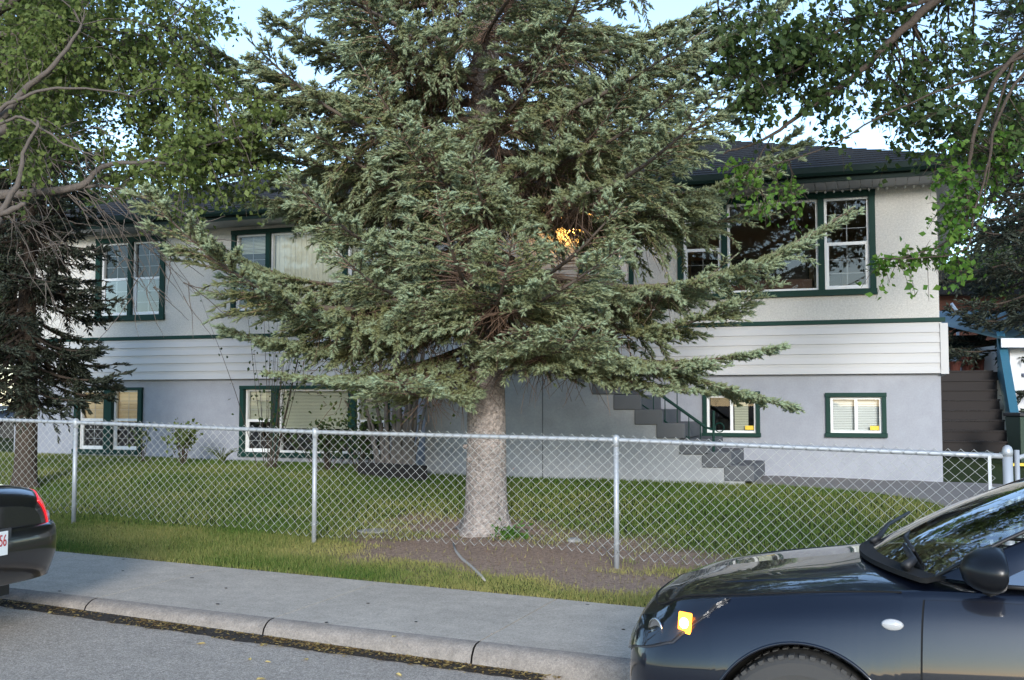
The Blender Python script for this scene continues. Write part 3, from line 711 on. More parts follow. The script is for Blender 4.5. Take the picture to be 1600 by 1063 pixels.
b = MB(); b.tube([(0.02, .06, -.1), (0.02, .06, 1.16)], .02, 10); b.build('gate_post', 'galv', sf, smooth=True)
b = MB(); b.tube([(.03, .06, 1.1), (.6, 2.2, 1.12), (1.6, 5.0, 1.15)], .018, 8); b.build('rail', 'galv', sf, smooth=True)

# ------------------------------------------------------------------ back yard at the right of the house
def boxthing(name, parts, label, cat):
    return None
# wooden steps rising away from the viewer, left edge hidden by the house
st = empty('wooden_steps', (0, 0, 0), 'dark brown wooden steps rising to the back deck beside the house', 'steps')
D0 = 21.0; pb = at(1520, 706, D0); pt_ = at(1515, 580, D0 + 2.2); nr = 8
st.location = tuple(pb); rz_ = 0.0
st.rotation_euler.z = rz_
rise = (pt_[2] - pb[2]) / nr
for i in range(nr):
    b = MB(); b.box(-1.0, .66 - i * .012, i * .28, i * .28 + .03, i * rise, (i + 1) * rise - .03); b.box(-1.0, .67 - i * .012, i * .28 - .03, i * .28 + .27, (i + 1) * rise - .028, (i + 1) * rise)
    b.build('step', 'timber', st)
b = MB(); b.add([(.70, -.1, .0), (.70, 2.3, nr * rise - .1), (.70, 2.3, nr * rise + .85), (.70, -.1, .55), (.86, -.1, .0), (.86, 2.3, nr * rise - .1), (.86, 2.3, nr * rise + .85), (.86, -.1, .55)],
    [(0, 1, 2, 3), (7, 6, 5, 4), (0, 3, 7, 4), (1, 5, 6, 2), (3, 2, 6, 7), (0, 4, 5, 1)]); b.build('side_panel', 'bluepaint', st)
dk = empty('back_deck', (0, 0, 0), 'dark timber deck at the top of the wooden steps', 'deck')
dk.location = (pt_[0], pt_[1], 0.4); dk.rotation_euler.z = rz_
dz = pt_[2] - .4
b = MB(); b.box(-2.2, .58, .06, 3.0, dz - .2, dz - .02); b.build('deck_floor', 'timber', dk)
b = MB(); b.box(-2.2, .58, 2.9, 3.0, dz - .02, dz + .95); b.build('deck_wall', 'fascia', dk)
for x in (-2.0, .5):
    b = MB(); b.box(x - .05, x + .05, .1, .2, -.3, dz - .2); b.build('deck_post', 'timber', dk)
def pot(px, py, d, r, h, label):
    p = at(px, py, d); p[2] = 0.4 + dz - .02
    b = MB(); b.lathe([(r * .68, 0), (r * .95, h * .8), (r * 1.08, h * .8), (r * 1.1, h), (r * .95, h), (r * .9, h * .86), (.01, h * .85)], (0, 0, 0), 16)
    o = b.build('flower_pot', 'terracotta', smooth=False); o.location = tuple(p); tag(o, label, 'pot', 'terracotta pots on the deck')
pot(1492, 570, 24.0, .14, .26, 'small terracotta pot on the deck next to the house corner')
pot(1512, 570, 24.1, .17, .36, 'tall terracotta pot between two other pots on the deck')
pot(1530, 570, 24.2, .17, .34, 'terracotta pot on the deck nearest the blue stair panel')
bn = at(1594, 728, 19.2); bn[2] = gz(bn)
bin_ = empty('wheelie_bin', bn, 'dark green wheeled bin with black lid beside the blue stair panel', 'bin', rz=YAW)
b = MB(); P = [(-.10, -.1), (.20, -.1)]
b.add([(-.10, -.25, .06), (.16, -.25, .06), (.16, .2, .06), (-.10, .2, .06), (-.12, -.3, .88), (.20, -.3, .88), (.20, .3, .88), (-.12, .3, .88)], [(3, 2, 1, 0), (4, 5, 6, 7), (0, 1, 5, 4), (1, 2, 6, 5), (2, 3, 7, 6), (3, 0, 4, 7)]); b.build('bin_body', 'binplastic', bin_, bevel=.02)
b = MB(); b.box(-.14, .22, -.34, .32, .883, .95); b.build('lid', 'plastic', bin_, bevel=.015)
for x in (-.11, .17):
    b = MB(); b.lathe([(.06, 0), (.09, .005), (.09, .035), (.06, .04)], (x - .02, .24, .09), 14, 'x'); b.build('wheel', 'rubber', bin_, smooth=False)
ga = at(1584, 640, 22.8); garage = empty('white_garage', (ga[0], ga[1], 0.3), 'white garage with a corrugated teal roof at the far right', 'garage', rz=YAW)
b = MB(); b.box(-.05, 6, 0, 6, -.3, 2.55); b.build('wall', 'white', garage)
b = MB(); P = [[(x, y, 2.62 + (y + .5) * .17 + (.025 if k % 2 else 0)) for y in (-.5, 6.4)] for k, x in enumerate(np.arange(-.45, 6.6, .07))]; b.grid(P); b.build('roof', 'tealroof', garage)
b = MB(); b.box(-.47, 6.5, -.53, -.5, 2.45, 2.64); b.build('fascia', 'white', garage)
b = MB(); b.box(.18, .34, -.07, -.002, 1.85, 1.92); b.build('wall_hook', 'bluegrey', garage)
tr = at(1592, 705, 20.5); tr[2] = gz(tr)
tre = empty('timber_trestle', tr, 'blue grey timber trestle standing behind the fence end', 'trestle', rz=YAW)
b = MB(); b.box(-.14, 1.4, -.05, .05, .80, .90); b.build('top_beam', 'bluegrey', tre)
b = MB(); b.box(-.10, 1.35, -.02, .02, .50, .56); b.build('cross_beam', 'bluegrey', tre)
for x in (-.05, .55, 1.3):
    b = MB(); b.tube([(x - .12, -.3, 0), (x + .1, 0, .82)], .03, 4); b.build('leg', 'bluegrey', tre)
    b = MB(); b.tube([(x - .12, .3, 0), (x + .1, 0, .82)], .03, 4); b.build('leg', 'bluegrey', tre)
yb_ = at(1590, 718, 18.6); yb_[2] = gz(yb_) + .03
b = MB(); b.box(-.12, 1.2, -.06, .06, 0, .05); o = b.build('yellow_plank', 'yellow', bevel=.006); o.location = tuple(yb_); o.rotation_euler.z = YAW; tag(o, 'yellow plank lying on the ground by the dark green bin', 'plank')
nh = at(1478, 560, 38.0); nhs = empty('neighbour_house', (nh[0], nh[1], .3), 'brown neighbouring house with a lit yellow window behind dark spruce', 'house', rz=YAW)
b = MB(); b.box(-3, 9, 0, 8, -.5, 5.2); b.build('wall', 'brownwall', nhs)
b = MB(); b.prism([(-3.6, 5.1), (9.6, 5.1), (3, 7.2)], -.6, 8.6, 'y'); b.build('roof', 'shingle', nhs)
lw = at(1588, 525, 38.0); lh = at(1588, 488, 38.0); b = MB(); b.box(2.5, 3.6, -.03, -.005, lw[2] - .3, lh[2] - .3); b.build('window', 'litpane', nhs)
b = MB(); b.box(.85, 1.3, -.03, -.005, 3.0, 3.6); b.build('window', 'litpane', nhs)
dp = at(1497, 540, 30.0); b = MB(); b.tube([(0, 0, -.5), (0, 0, 3.2), (-.02, .02, 3.9), (-.12, .1, 4.1)], .045, 8); o = b.build('downspout', 'white', smooth=True); o.location = (dp[0], dp[1], .3); o.rotation_euler.z = YAW; tag(o, 'pale downspout in the dark gap behind the house corner', 'downspout')

# planter edging in front of the porch
pl = onplane(560, 738, 15.0); q0 = at(563, 738, 15.4); q1 = at(664, 742, 14.6)
zg = gz((q0 + q1) / 2)
b = MB(); d_ = q1 - q0; L = float(np.linalg.norm(d_[:2])); b.box(0, L, -.05, .05, -.12, .20); o = b.build('planter_edging', 'timber', bevel=.008)
o.location = (q0[0], q0[1], zg); o.rotation_euler.z = math.atan2(d_[1], d_[0]); tag(o, 'dark timber planter edging at the foot of the juniper stems', 'planter')

# ------------------------------------------------------------------ spruces
def shoot_template(nn, seed):
    r = np.random.default_rng(seed); V = []; T = []
    # fuzzy core
    V += [(0, 0, 0), (0, 0, .97)] + [(.50 * math.cos(a), .50 * math.sin(a), .5) for a in (0, 2.1, 4.2)]
    for k in range(3): T += [(0, 2 + k, 2 + (k + 1) % 3), (1, 2 + (k + 1) % 3, 2 + k)]
    for i in range(nn):
        h = (i + r.random() * .6) / nn * .86 + .02; a = i * 2.4 + r.random() * .5; w = .15
        c, s = math.cos(a), math.sin(a); o = len(V); rad = .88 * (1 - .30 * h)
        V += [(-s * w, c * w, h), (s * w, -c * w, h), (c * rad, s * rad, min(h + .26, 1.04))]; T.append((o, o + 1, o + 2))
    return np.array(V), np.array(T)
def make_shoots(name, pos, dr, ln, tint, m, parent, rad=.021, nn=13):
    n = len(pos); dr = norm(dr)
    ref = np.where(np.abs(dr[:, 2:3]) > .9, np.array([1., 0, 0]), np.array([0, 0, 1.]))
    A = norm(np.cross(dr, ref)); B = np.cross(dr, A); ro = RNG.random(n) * 6.28
    A2 = A * np.cos(ro)[:, None] + B * np.sin(ro)[:, None]; B2 = np.cross(dr, A2)
    rr = (rad * RNG.uniform(.8, 1.2, n))[:, None, None]
    tv, tt = shoot_template(nn, 3)
    V = pos[:, None, :] + rr * (tv[None, :, 0:1] * A2[:, None, :] + tv[None, :, 1:2] * B2[:, None, :]) + (tv[None, :, 2:3] * ln[:, None, None]) * dr[:, None, :]
    T = tt[None] + (np.arange(n) * len(tv))[:, None, None]
    tn = np.clip(tint[:, None] + np.linspace(-.1, .25, len(tv))[None] * 0 + RNG.normal(0, .05, (n, len(tv))), 0, 1)
    return bigmesh(name, V.reshape(-1, 3), T.reshape(-1, 3), m, parent, tint=tn.ravel(), smooth=True)
def spruce(name, label, base, height, tr, branches, spacing=.075, sspace=.05, slen=(.06, .125), rad=.021, nn=13, nm='needle', bm_='bark', dead=1.0, group=None, lat=.40, knots=True, gaps=()):
    t = empty(name, base, label, 'tree', group); B0 = np.array(base, float)
    b = MB(); zs = [-.15, 0, .05, .1, .17, .27, .42, .62, .9, 1.6, 2.5, 3.6, 5, 7, 9]; zs = [z for z in zs if z < height] + [height]
    pts = []; rs = []
    for z in zs:
        f = 1 - z / height * .98 if z > 0 else 1
        fl = 1 + .24 * math.exp(-max(z, 0) / .12); pts.append((.02 * math.sin(z * 1.3), .02 * math.cos(z * 1.1), z)); rs.append(tr * f * fl)
    b.tube(pts, rs, 28)
    for i, (x, y, z) in enumerate(b.v):                             # root flare in uneven lobes
        if z < .6:
            a = math.atan2(y, x); k = 1 + .30 * math.exp(-max(z, 0) / .13) * max(0, math.sin(2.5 * a + .7) + .5 * math.sin(4 * a + 2)); b.v[i] = (x * k, y * k, z)
    if knots:
        for _ in range(26):
            z = random.uniform(.5, 4.2); a = random.uniform(0, 6.28); r_ = tr * (1 - z / height) * .93; k = random.uniform(.018, .045)
            c = Vector((r_ * math.cos(a), r_ * math.sin(a), z)); dd = Vector((math.cos(a), math.sin(a), .1))
            b.tube([c - dd * .02, c + dd * .025, c + dd * .04], [k * 1.3, k, k * .35], 7)
    trunk = b.build('trunk', bm_, t, smooth=True)
    SP = []; SD = []; SL = []; ST = []; AX = []; AR = []; LX = []; LR = []; DT = []
    for br in branches:
        az, h0, L, e0, sag, up = br[:6]; dens = br[6] if len(br) > 6 else 1.0
        dh = np.array([math.cos(az), math.sin(az), 0]); bn = np.array([-math.sin(az), math.cos(az), 0])
        wob = RNG.normal(0, .05, 2)
        def ax(s):
            s = np.asarray(s, float)
            p = dh * (L * s)[..., None] + bn * (L * (wob[0] * np.sin(s * 3) + wob[1] * s * s))[..., None]
            p = p + np.array([0, 0, 1.]) * (h0 + L * (e0 * s - sag * np.sin(np.pi * s) + up * s ** 3))[..., None]
            return p
        sk = np.linspace(0, 1, 12); P = ax(sk); AX.append(P); AR.append((.012 + .011 * L, .006))
        n = max(4, int(L * dens / spacing)); s = np.sort(RNG.uniform(.10, .985, n)); side = np.where(np.arange(n) % 2, 1., -1.)
        p0 = ax(s); tg = norm(ax(s + .01) - p0)
        bnv = norm(np.cross(np.array([0, 0, 1.]), tg)) * side[:, None]
        ll = lat * L * np.clip(s / .28, .35, 1) * (1 - s) ** .62 * RNG.uniform(.65, 1.15, n) + .12
        ang = np.radians(RNG.uniform(42, 66, n)); d = tg * np.cos(ang)[:, None] + bnv * np.sin(ang)[:, None]
        droop = RNG.uniform(.08, .42, n) + (RNG.random(n) < .26) * RNG.uniform(.25, .8, n)
        droop *= np.clip(1.25 - s, .15, 1) * (np.clip((h0 - 1.6) / 2.0, .25, 1) if nm == 'needle' else 1)
        def lp(i, tt):
            return p0[i] + d[i] * (ll[i] * tt * (1 - .28 * tt * droop[i]))[:, None] + np.array([0, 0, -1.]) * (ll[i] * droop[i] * tt ** 1.6)[:, None]
        k5 = np.linspace(0, 1, 5)
        ii = np.repeat(np.arange(n), 5); LX.append(lp(ii, np.tile(k5, n)).reshape(n, 5, 3)); LR.append(np.full(n, .0055))
        m = np.maximum(3, (ll / sspace).astype(int)); ii = np.repeat(np.arange(n), m * 3)
        tt = RNG.uniform(.05, 1, len(ii)) ** .8
        pos = lp(ii, tt); tgl = norm(lp(ii, np.minimum(tt + .04, 1.04)) - pos)
        kind = np.arange(len(ii)) % 3
        sv = norm(np.cross(tgl, np.array([0, 0, 1.]))); uv = np.cross(sv, tgl)
        th = np.where(kind == 0, 0, np.where(kind == 1, np.pi, np.pi / 2)) + RNG.normal(0, .45, len(ii))
        spread = np.radians(RNG.uniform(24, 50, len(ii))) * np.where(tt > .93, .35, 1)
        dd = tgl * np.cos(spread)[:, None] + (sv * np.cos(th)[:, None] + uv * np.sin(th)[:, None]) * np.sin(spread)[:, None]
        dd[:, 2] -= .05
        # foliage lives at the outer ends, inner twigs are bare
        age = s[ii] * .62 + tt * .5 * np.clip(ll[ii] / .4, .4, 1)
        keep = RNG.random(len(ii)) < np.clip((age - .17) / .18, 0.0, 1)
        keep &= ~((kind == 2) & (RNG.random(len(ii)) < .35))
        SP.append(pos[keep]); SD.append(dd[keep]); SL.append(RNG.uniform(*slen, keep.sum()) * (1 - .25 * (tt[keep] < .4)))
        young_lit = np.clip((tt - .55) / .45, 0, 1) * .55 + np.clip((s[ii] - .5) / .5, 0, 1) * .40 + .12  # paler new growth, with the light on the tips put into the tint too
        ST.append(np.clip(young_lit[keep] * RNG.uniform(.55, 1.25, keep.sum()) + RNG.normal(0, .08), 0, 1))
        # tip brush
        q = int(10 + 5 * L); sq = RNG.uniform(.72, 1.0, q); pq = ax(sq); tq = norm(ax(sq + .01) - pq)
        rv = norm(RNG.normal(0, 1, (q, 3))); SP.append(pq); SD.append(tq * .8 + rv * .6 * (1.02 - sq)[:, None] * 4); SL.append(RNG.uniform(*slen, q)); ST.append(RNG.uniform(.6, 1, q))
        nd = int(46 * L * dead * (1 if h0 > 2.6 else .55))
        if nd:
            sd = RNG.uniform(.04, .55, nd); pd = ax(sd); a = RNG.normal(0, 1, (nd, 3)); a[:, 2] = -np.abs(a[:, 2]) * 1.1 - .2; a = norm(a + bn * np.sign(RNG.normal(0, 1, nd))[:, None] * .6)
            le = RNG.uniform(.15, .5, nd); k4 = np.linspace(0, 1, 4)[None, :, None]
            c = RNG.normal(0, .18, (nd, 1, 3)); DT.append(pd[:, None, :] + a[:, None, :] * le[:, None, None] * k4 + c * le[:, None, None] * k4 ** 2)
    off = 0
    AXa = np.array(AX); AR = np.array(AR); V, Q = twig_mesh(AXa, AR[:, 0], AR[:, 1], 6)
    bigmesh('branches', V, Q, 'limb' if nm == 'needle' else bm_, t, quads=True, smooth=True)
    LXa = np.concatenate(LX); tw = [(LXa, .0055, .002)]
    V, Q = twig_mesh(LXa, np.full(len(LXa), .006), np.full(len(LXa), .0025), 3); VV, QQ = [V], [Q]
    if DT:
        D = np.concatenate(DT); V, Q2 = twig_mesh(D, np.full(len(D), .0042), np.full(len(D), .0018), 3); QQ.append(Q2 + len(VV[0])); VV.append(V)
    bigmesh('twigs', np.concatenate(VV), np.concatenate(QQ), 'deadtwig' if nm == 'needle' else bm_, t, quads=True)
    SP = np.concatenate(SP); SD = np.concatenate(SD); SL = np.concatenate(SL); ST = np.concatenate(ST)
    for (ga, gb, gr) in gaps:                                       # open places in the crown
        ga, gb = np.array(ga), np.array(gb); dv = gb - ga; f = np.clip(((SP + B0 - ga) @ dv) / (dv @ dv), 0, 1)
        k = (np.linalg.norm(SP + B0 - ga - f[:, None] * dv, axis=1) > gr * RNG.uniform(.55, 1.25, len(SP)))
        SP, SD, SL, ST = SP[k], SD[k], SL[k], ST[k]
    print(name, 'shoots', len(SP))
    make_shoots('crown', SP, SD, SL, ST, nm, t, rad, nn)
    return t
sb0 = at(757, 815, 11.3); sb0[2] = gz(sb0)
def azel(px, py, d):
    """azimuth, length and height of a branch whose tip is near this point"""
    p = at(px, py, d) - sb0; return math.atan2(p[1], p[0]), math.hypot(p[0], p[1]), p[2]
BR = []
for (px, py, d, e0, sag, up) in [
    (208, 302, 9.1, -.12, .13, .20), (1335, 322, 10.2, -.10, .10, .18), (1240, 640, 10.8, -.30, .0, .0), (470, 592, 10.4, -.24, .05, .04), (560, 598, 9.8, -.24, .05, .05), (1090, 612, 10.2, -.26, .03, .02), (405, 530, 10.7, -.2, .07, .08), (365, 172, 10.3, .02, .07, .16), (345, 225, 11.3, -.02, .08, .16), (395, 98, 11.2, .1, .05, .14), (1235, 118, 10.9, .08, .06, .14), (1185, 75, 11.4, .1, .05, .12), (1255, 222, 11.2, .0, .08, .14), (1105, 12, 10.9, .14, .04, .14), (490, 5, 10.3, .12, .04, .14), (340, 430, 10.0, -.14, .1, .14), (425, 585, 10.9, -.22, .06, .05), (1195, 440, 9.8, -.14, .10, .12),
    (410, 15, 10.9, .15, .02, .16), (300, 62, 11.6, .12, .05, .12), (1150, 40, 10.8, .12, .05, .15), (640, 592, 9.3, -.18, .06, .1), (445, 275, 9.6, -.05, .1, .2),
    (585, 92, 9.3, .0, .08, .22), (690, 305, 8.6, -.12, .1, .2), (800, 360, 8.5, -.12, .1, .15), (960, 310, 8.9, -.1, .1, .18), (890, 505, 9.0, -.18, .07, .12), (1010, 385, 8.9, -.12, .1, .15),
    (380, 460, 10.3, -.2, .08, .1), (1215, 545, 10.6, -.18, .07, .06), (1240, 195, 10.4, .02, .1, .18), (650, 465, 9.4, -.15, .08, .12), (850, 60, 9.3, .0, .06, .2), (1090, 205, 9.8, -.02, .08, .2),
    (500, 500, 9.9, -.2, .06, .1), (930, 560, 9.6, -.22, .05, .08), (1120, 570, 9.9, -.22, .05, .05), (330, 375, 11.6, -.12, .1, .15), (520, 390, 9.4, -.12, .1, .14), (770, 515, 9.2, -.15, .06, .1), (330, 120, 10.6, .05, .08, .16), (480, 180, 9.9, .0, .08, .18), (660, 190, 9.2, -.02, .08, .18), (990, 130, 9.4, .02, .08, .2)]:
    az, L, hz = azel(px, py, d)
    BR.append((az, hz - L * (e0 + up), L, e0, sag, up, 1.15))
rr = random.Random(5)
h = 2.55; a0 = 0
while h < 13.2:
    full = np.interp(h, [2.1, 2.7, 3.5, 4.2, 5.2, 6.2, 8, 11, 13.5], [2.4, 3.0, 3.6, 3.6, 3.45, 3.2, 2.4, 1.1, .25])
    e = np.interp(h, [2, 4, 6, 9], [-.22, -.10, .04, .3])
    nb = (6 if h > 4.2 else 5) if h < 7.2 else 4
    for k in range(nb):
        az = a0 + k * 6.283 / nb + rr.uniform(-.3, .3); L = full * rr.uniform(.72, 1.0)
        toward = -math.sin(az) * 1.0
        if toward > .6 and h < 6.6: L *= .62 if h < 4.2 else .82
        d_ = (1.05 if h < 6.3 else .5) * (.7 if toward < -.4 else 1)
        BR.append((az, h + rr.uniform(-.12, .12), L, e + rr.uniform(-.08, .08), rr.uniform(.05, .12), rr.uniform(.05, .2), d_))
    a0 += 1.1; h += .46 if h < 6.4 else .5
spruce('blue_spruce', 'large blue spruce with drooping pale tipped branches in front of the house', sb0, 13.8, .222, BR, spacing=.05, sspace=.035, slen=(.05, .095), rad=.0195, nn=14, lat=.36, gaps=[(at(893, 352, 7.5), at(893, 352, 14), .26), (at(770, 235, 7.5), at(770, 235, 11.0), .13), (at(772, 505, 7.5), at(772, 505, 11.0), .22), (at(700, 430, 7.5), at(720, 430, 11), .18), (at(880, 425, 7.5), at(880, 425, 11), .2)])
def whorls(h0, h1, L0, L1, step, nb, e0, e1, seed, dens=1.0, j=.25):
    r = random.Random(seed); h = h0; a = 0; out = []
    while h < h1:
        f = (h - h0) / (h1 - h0)
        for k in range(nb):
            out.append((a + k * 6.283 / nb + r.uniform(-.4, .4), h + r.uniform(-.15, .15), (L0 + (L1 - L0) * f) * r.uniform(.7, 1.05), e0 + (e1 - e0) * f + r.uniform(-.08, .08), r.uniform(.04, .1), r.uniform(0, .12), dens))
        a += .9; h += step
    return out
s1 = at(38, 708, 14.6); s1[2] = gz(s1)
spruce('dark_spruce', 'dark needled spruce at the left edge in front of the house wall', s1, 9.5, .15, whorls(1.5, 9.2, 1.45, .3, .25, 7, -.3, .15, 3), spacing=.075, sspace=.058, slen=(.07, .13), rad=.028, nn=9, nm='needledark', bm_='barkdark', dead=.5, knots=False)
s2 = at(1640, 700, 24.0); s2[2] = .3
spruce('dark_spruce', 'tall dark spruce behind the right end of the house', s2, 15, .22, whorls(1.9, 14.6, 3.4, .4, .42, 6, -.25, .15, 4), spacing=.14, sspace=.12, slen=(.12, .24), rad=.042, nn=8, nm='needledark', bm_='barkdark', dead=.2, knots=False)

# ------------------------------------------------------------------ broad-leaved trees
def leaf_quads(pos, size, updown=.5, droop=0.0):
    n = len(pos); a = norm(RNG.normal(0, 1, (n, 3)) + np.array([0, 0, -droop])); q = norm(RNG.normal(0, 1, (n, 3))); b_ = norm(np.cross(a, q)); c = np.cross(a, b_)
    s = size * RNG.uniform(.6, 1.25, n)[:, None]
    # a folded pointed leaf: stem, two sides, tip, with a crease along the midrib
    V = np.stack([pos, pos + a * s * .45 + b_ * s * .36 + c * s * .10, pos + a * s * 1.05, pos + a * s * .45 - b_ * s * .36 + c * s * .10], 1)
    T = np.array([[0, 1, 2], [0, 2, 3]])[None] + (np.arange(n) * 4)[:, None, None]
    return V.reshape(-1, 3), T.reshape(-1, 3)
def leafy_tree(name, label, base, trunk, limbs, centres, nleaf, rad, size, lm, bm_, droop=.3, seed=1, cat='tree', bare=None, group=None, twr=.012):
    """trunk / limbs = world polylines with radii; centres (n,3) = ends of the leafy twigs"""
    t = empty(name, base, label, cat, group); O = Vector(t.location)
    b = MB(); b.tube(trunk[0], trunk[1], 14); o = b.build('trunk', bm_, t, smooth=True); o.location = -O
    b = MB(); nodes = [np.array(p) for p in trunk[0]]
    for P, r in limbs:
        P = [np.array(p, float) for p in P]
        # smooth the limb and let it wander a little
        Q = []
        for i in range(len(P) - 1):
            for k in range(5):
                f = k / 5; a_ = P[max(i - 1, 0)]; d_ = P[min(i + 2, len(P) - 1)]
                Q.append(.5 * ((2 * P[i]) + (-a_ + P[i + 1]) * f + (2 * a_ - 5 * P[i] + 4 * P[i + 1] - d_) * f * f + (-a_ + 3 * P[i] - 3 * P[i + 1] + d_) * f ** 3))
        Q.append(P[-1]); Q = [q + RNG.normal(0, .006, 3) for q in Q]
        rs = np.interp(np.linspace(0, 1, len(Q)), [0, 1], [r[0], r[1]]); b.tube(Q, list(rs), 8); nodes += Q[2:]
    o = b.build('limbs', bm_, t, smooth=True); o.location = -O
    nodes = np.array(nodes); C = np.asarray(centres)
    d2 = ((C[:, None, :] - nodes[None]) ** 2).sum(-1); j = d2.argmin(1); S = nodes[j]
    k = np.linspace(0, 1, 7)[None, :, None]; D = C - S; le = np.linalg.norm(D, axis=1)[:, None, None]
    P = S[:, None] + D[:, None] * k + np.array([0, 0, 1.]) * (.18 * le * np.sin(np.pi * k) * RNG.uniform(-.3, 1, (len(C), 1, 1))) + RNG.normal(0, .035, (len(C), 7, 3)) * np.sin(np.pi * k) * np.minimum(le, 1.5)
    le = le[:, 0, 0]; V1, Q1 = twig_mesh(P, np.clip(le * .009, .004, twr * 1.6), np.full(len(C), .003), 4)
    # side twigs
    m = 5; kk = RNG.uniform(.35, 1, (len(C), m)); idx = (kk * 5.99).astype(int); fr = kk * 5.99 - idx
    B = P[np.arange(len(C))[:, None], idx] * (1 - fr)[..., None] + P[np.arange(len(C))[:, None], idx + 1] * fr[..., None]; B = B.reshape(-1, 3)
    dv = norm(norm(np.repeat(D, m, 0)) * .8 + RNG.normal(0, .7, B.shape)); dv[:, 2] -= droop * .5
    sl = RNG.uniform(.5, 1.1, len(B)) * rad * 1.5; k4 = np.linspace(0, 1, 4)[None, :, None]
    P2 = B[:, None] + dv[:, None] * sl[:, None, None] * k4 + np.array([0, 0, -1.]) * (droop * sl[:, None, None] * k4 ** 2 * .5)
    V2, Q2 = twig_mesh(P2, np.full(len(B), .0035), np.full(len(B), .0016), 3)
    VV = [V1, V2]; QQ = [Q1, Q2]
    o = bigmesh('twigs', V1, Q1, bm_, t, quads=True, smooth=True); o.location = -O
    o = bigmesh('side_twigs', V2, Q2, bm_, t, quads=True); o.location = -O
    if bare is not None:
        V, Q = twig_mesh(bare[0], bare[1], bare[2], 4); o = bigmesh('bare_twigs', V, Q, bm_, t, quads=True); o.location = -O
    # leaves sit along the side twigs
    n = len(P2); i = RNG.integers(0, n, nleaf); f = RNG.random(nleaf)
    pos = P2[i, 0] * (1 - f)[:, None] + P2[i, 3] * f[:, None] + RNG.normal(0, .018 + rad * .07, (nleaf, 3))
    V, T = leaf_quads(pos, size, droop=droop); tn = np.repeat(np.clip(RNG.normal(.45, .28, nleaf), 0, 1), 4)
    o = bigmesh('crown', V, T, lm, t, tint=tn); o.location = -O
    return t
def cloud(n, poly, dr, seed, gap=None):
    """points in a slab of space: (x0, x1, y0, y1) weights over the view, a range of distances"""
    r = np.random.default_rng(seed); out = []
    while len(out) < n:
        x0, x1, y0, y1 = poly[r.integers(len(poly))]
        px, py = r.uniform(x0, x1), r.uniform(y0, y1)
        if gap and any(g[0] < px < g[1] and g[2] < py < g[3] for g in gap): continue
        out.append(at(px, py, r.uniform(*dr)))
    return np.array(out)
# tree at the left: trunk just outside the frame, limbs reach over the lawn
lb = at(-700, 760, 10.2); lb[2] = gz(lb)
LT = lambda px, py, d=10.0: at(px, py, d)
limbsL = [([LT(-690, 300, 10.4), LT(-120, 330), LT(0, 306, 9.8), (LT(62, 300, 9.7)), LT(128, 290, 9.7), LT(158, 262, 9.7), LT(215, 254, 9.6), LT(290, 257, 9.6)], (.065, .009)),
          ([LT(-120, 330), LT(0, 318, 9.9), LT(82, 300, 9.9), LT(140, 292, 9.9), LT(192, 296, 9.9), LT(262, 325, 9.9)], (.034, .007)),
          ([LT(-700, 380, 10.3), LT(-60, 230, 9.6), LT(0, 185, 9.5), LT(40, 140, 9.5), LT(85, 102, 9.4), LT(130, 40, 9.4)], (.062, .012)),
          ([LT(-60, 230, 9.6), LT(0, 172, 9.4), LT(60, 144, 9.4), LT(135, 139, 9.4), LT(210, 150, 9.5)], (.024, .005)),
          ([LT(-60, 230, 9.6), LT(0, 192, 9.3), LT(40, 186, 9.3), LT(90, 220, 9.3), LT(130, 238, 9.3), LT(160, 244, 9.3)], (.018, .004)),
          ([LT(-690, 250, 10.4), LT(-100, 60, 10.5), LT(100, -60, 10.5), LT(300, -160, 10.5)], (.11, .03)),
          ([LT(-100, 60, 10.5), LT(60, 50, 10.5), LT(130, 42, 10.5), LT(230, 55, 10.8), LT(285, 10, 11)], (.04, .008)),
          ([LT(-700, 420, 10.3), LT(-80, 365, 9.3), LT(0, 335, 9.2), LT(40, 318, 9.2)], (.05, .02)),
          ([LT(0, 335, 9.2), LT(30, 280, 9.2), LT(38, 240, 9.2), LT(60, 190, 9.2)], (.03, .012)),
          ([LT(215, 254, 9.6), LT(330, 225, 10), LT(420, 205, 10.3)], (.013, .005)), ([LT(-685, 200, 10.4), LT(-720, -200, 11), LT(-650, -600, 11.5)], (.16, .04))]
rb = np.random.default_rng(21); bw = []
for (sx, sy, ex, ey, sg) in [(112, 298, 260, 470, .5), (130, 292, 235, 440, .4), (160, 290, 300, 462, .6), (190, 297, 262, 400, .3), (60, 300, 130, 400, .4), (20, 300, 90, 380, .5), (100, 300, 200, 395, .5), (235, 310, 330, 400, .3), (120, 296, 245, 465, .45), (20, 250, 60, 420, .2), (5, 330, 110, 420, .3), (170, 300, 300, 440, .5), (5, 310, 75, 460, .3), (60, 190, 160, 270, .4), (30, 240, 100, 290, .3), (40, 200, 60, 300, .2), (10, 160, 60, 260, .3), (215, 300, 330, 330, .2), (200, 260, 330, 300, .3), (70, 240, 170, 210, .3)]:
    for q in range(2):
        A_ = at(sx + rb.normal(0, 8), sy + rb.normal(0, 5), 9.7); E_ = at(ex + rb.normal(0, 24), ey + rb.normal(0, 22), 9.6 + rb.normal(0, .35)); k = np.linspace(0, 1, 10)[:, None]
        P = A_ + (E_ - A_) * k + np.array([0, 0, 1.]) * sg * .35 * np.sin(np.pi * k) * rb.uniform(-.2, 1.2) + np.cumsum(rb.normal(0, .011, (10, 3)), 0); bw.append(P)
        for _ in range(3):
            i = rb.integers(3, 9); e = P[i] + rb.normal(0, .16, 3) + (P[-1] - P[0]) * .22; kk = np.linspace(0, 1, 10)[:, None]; bw.append(P[i] + (e - P[i]) * kk + np.cumsum(rb.normal(0, .006, (10, 3)), 0))
bw = np.array(bw)
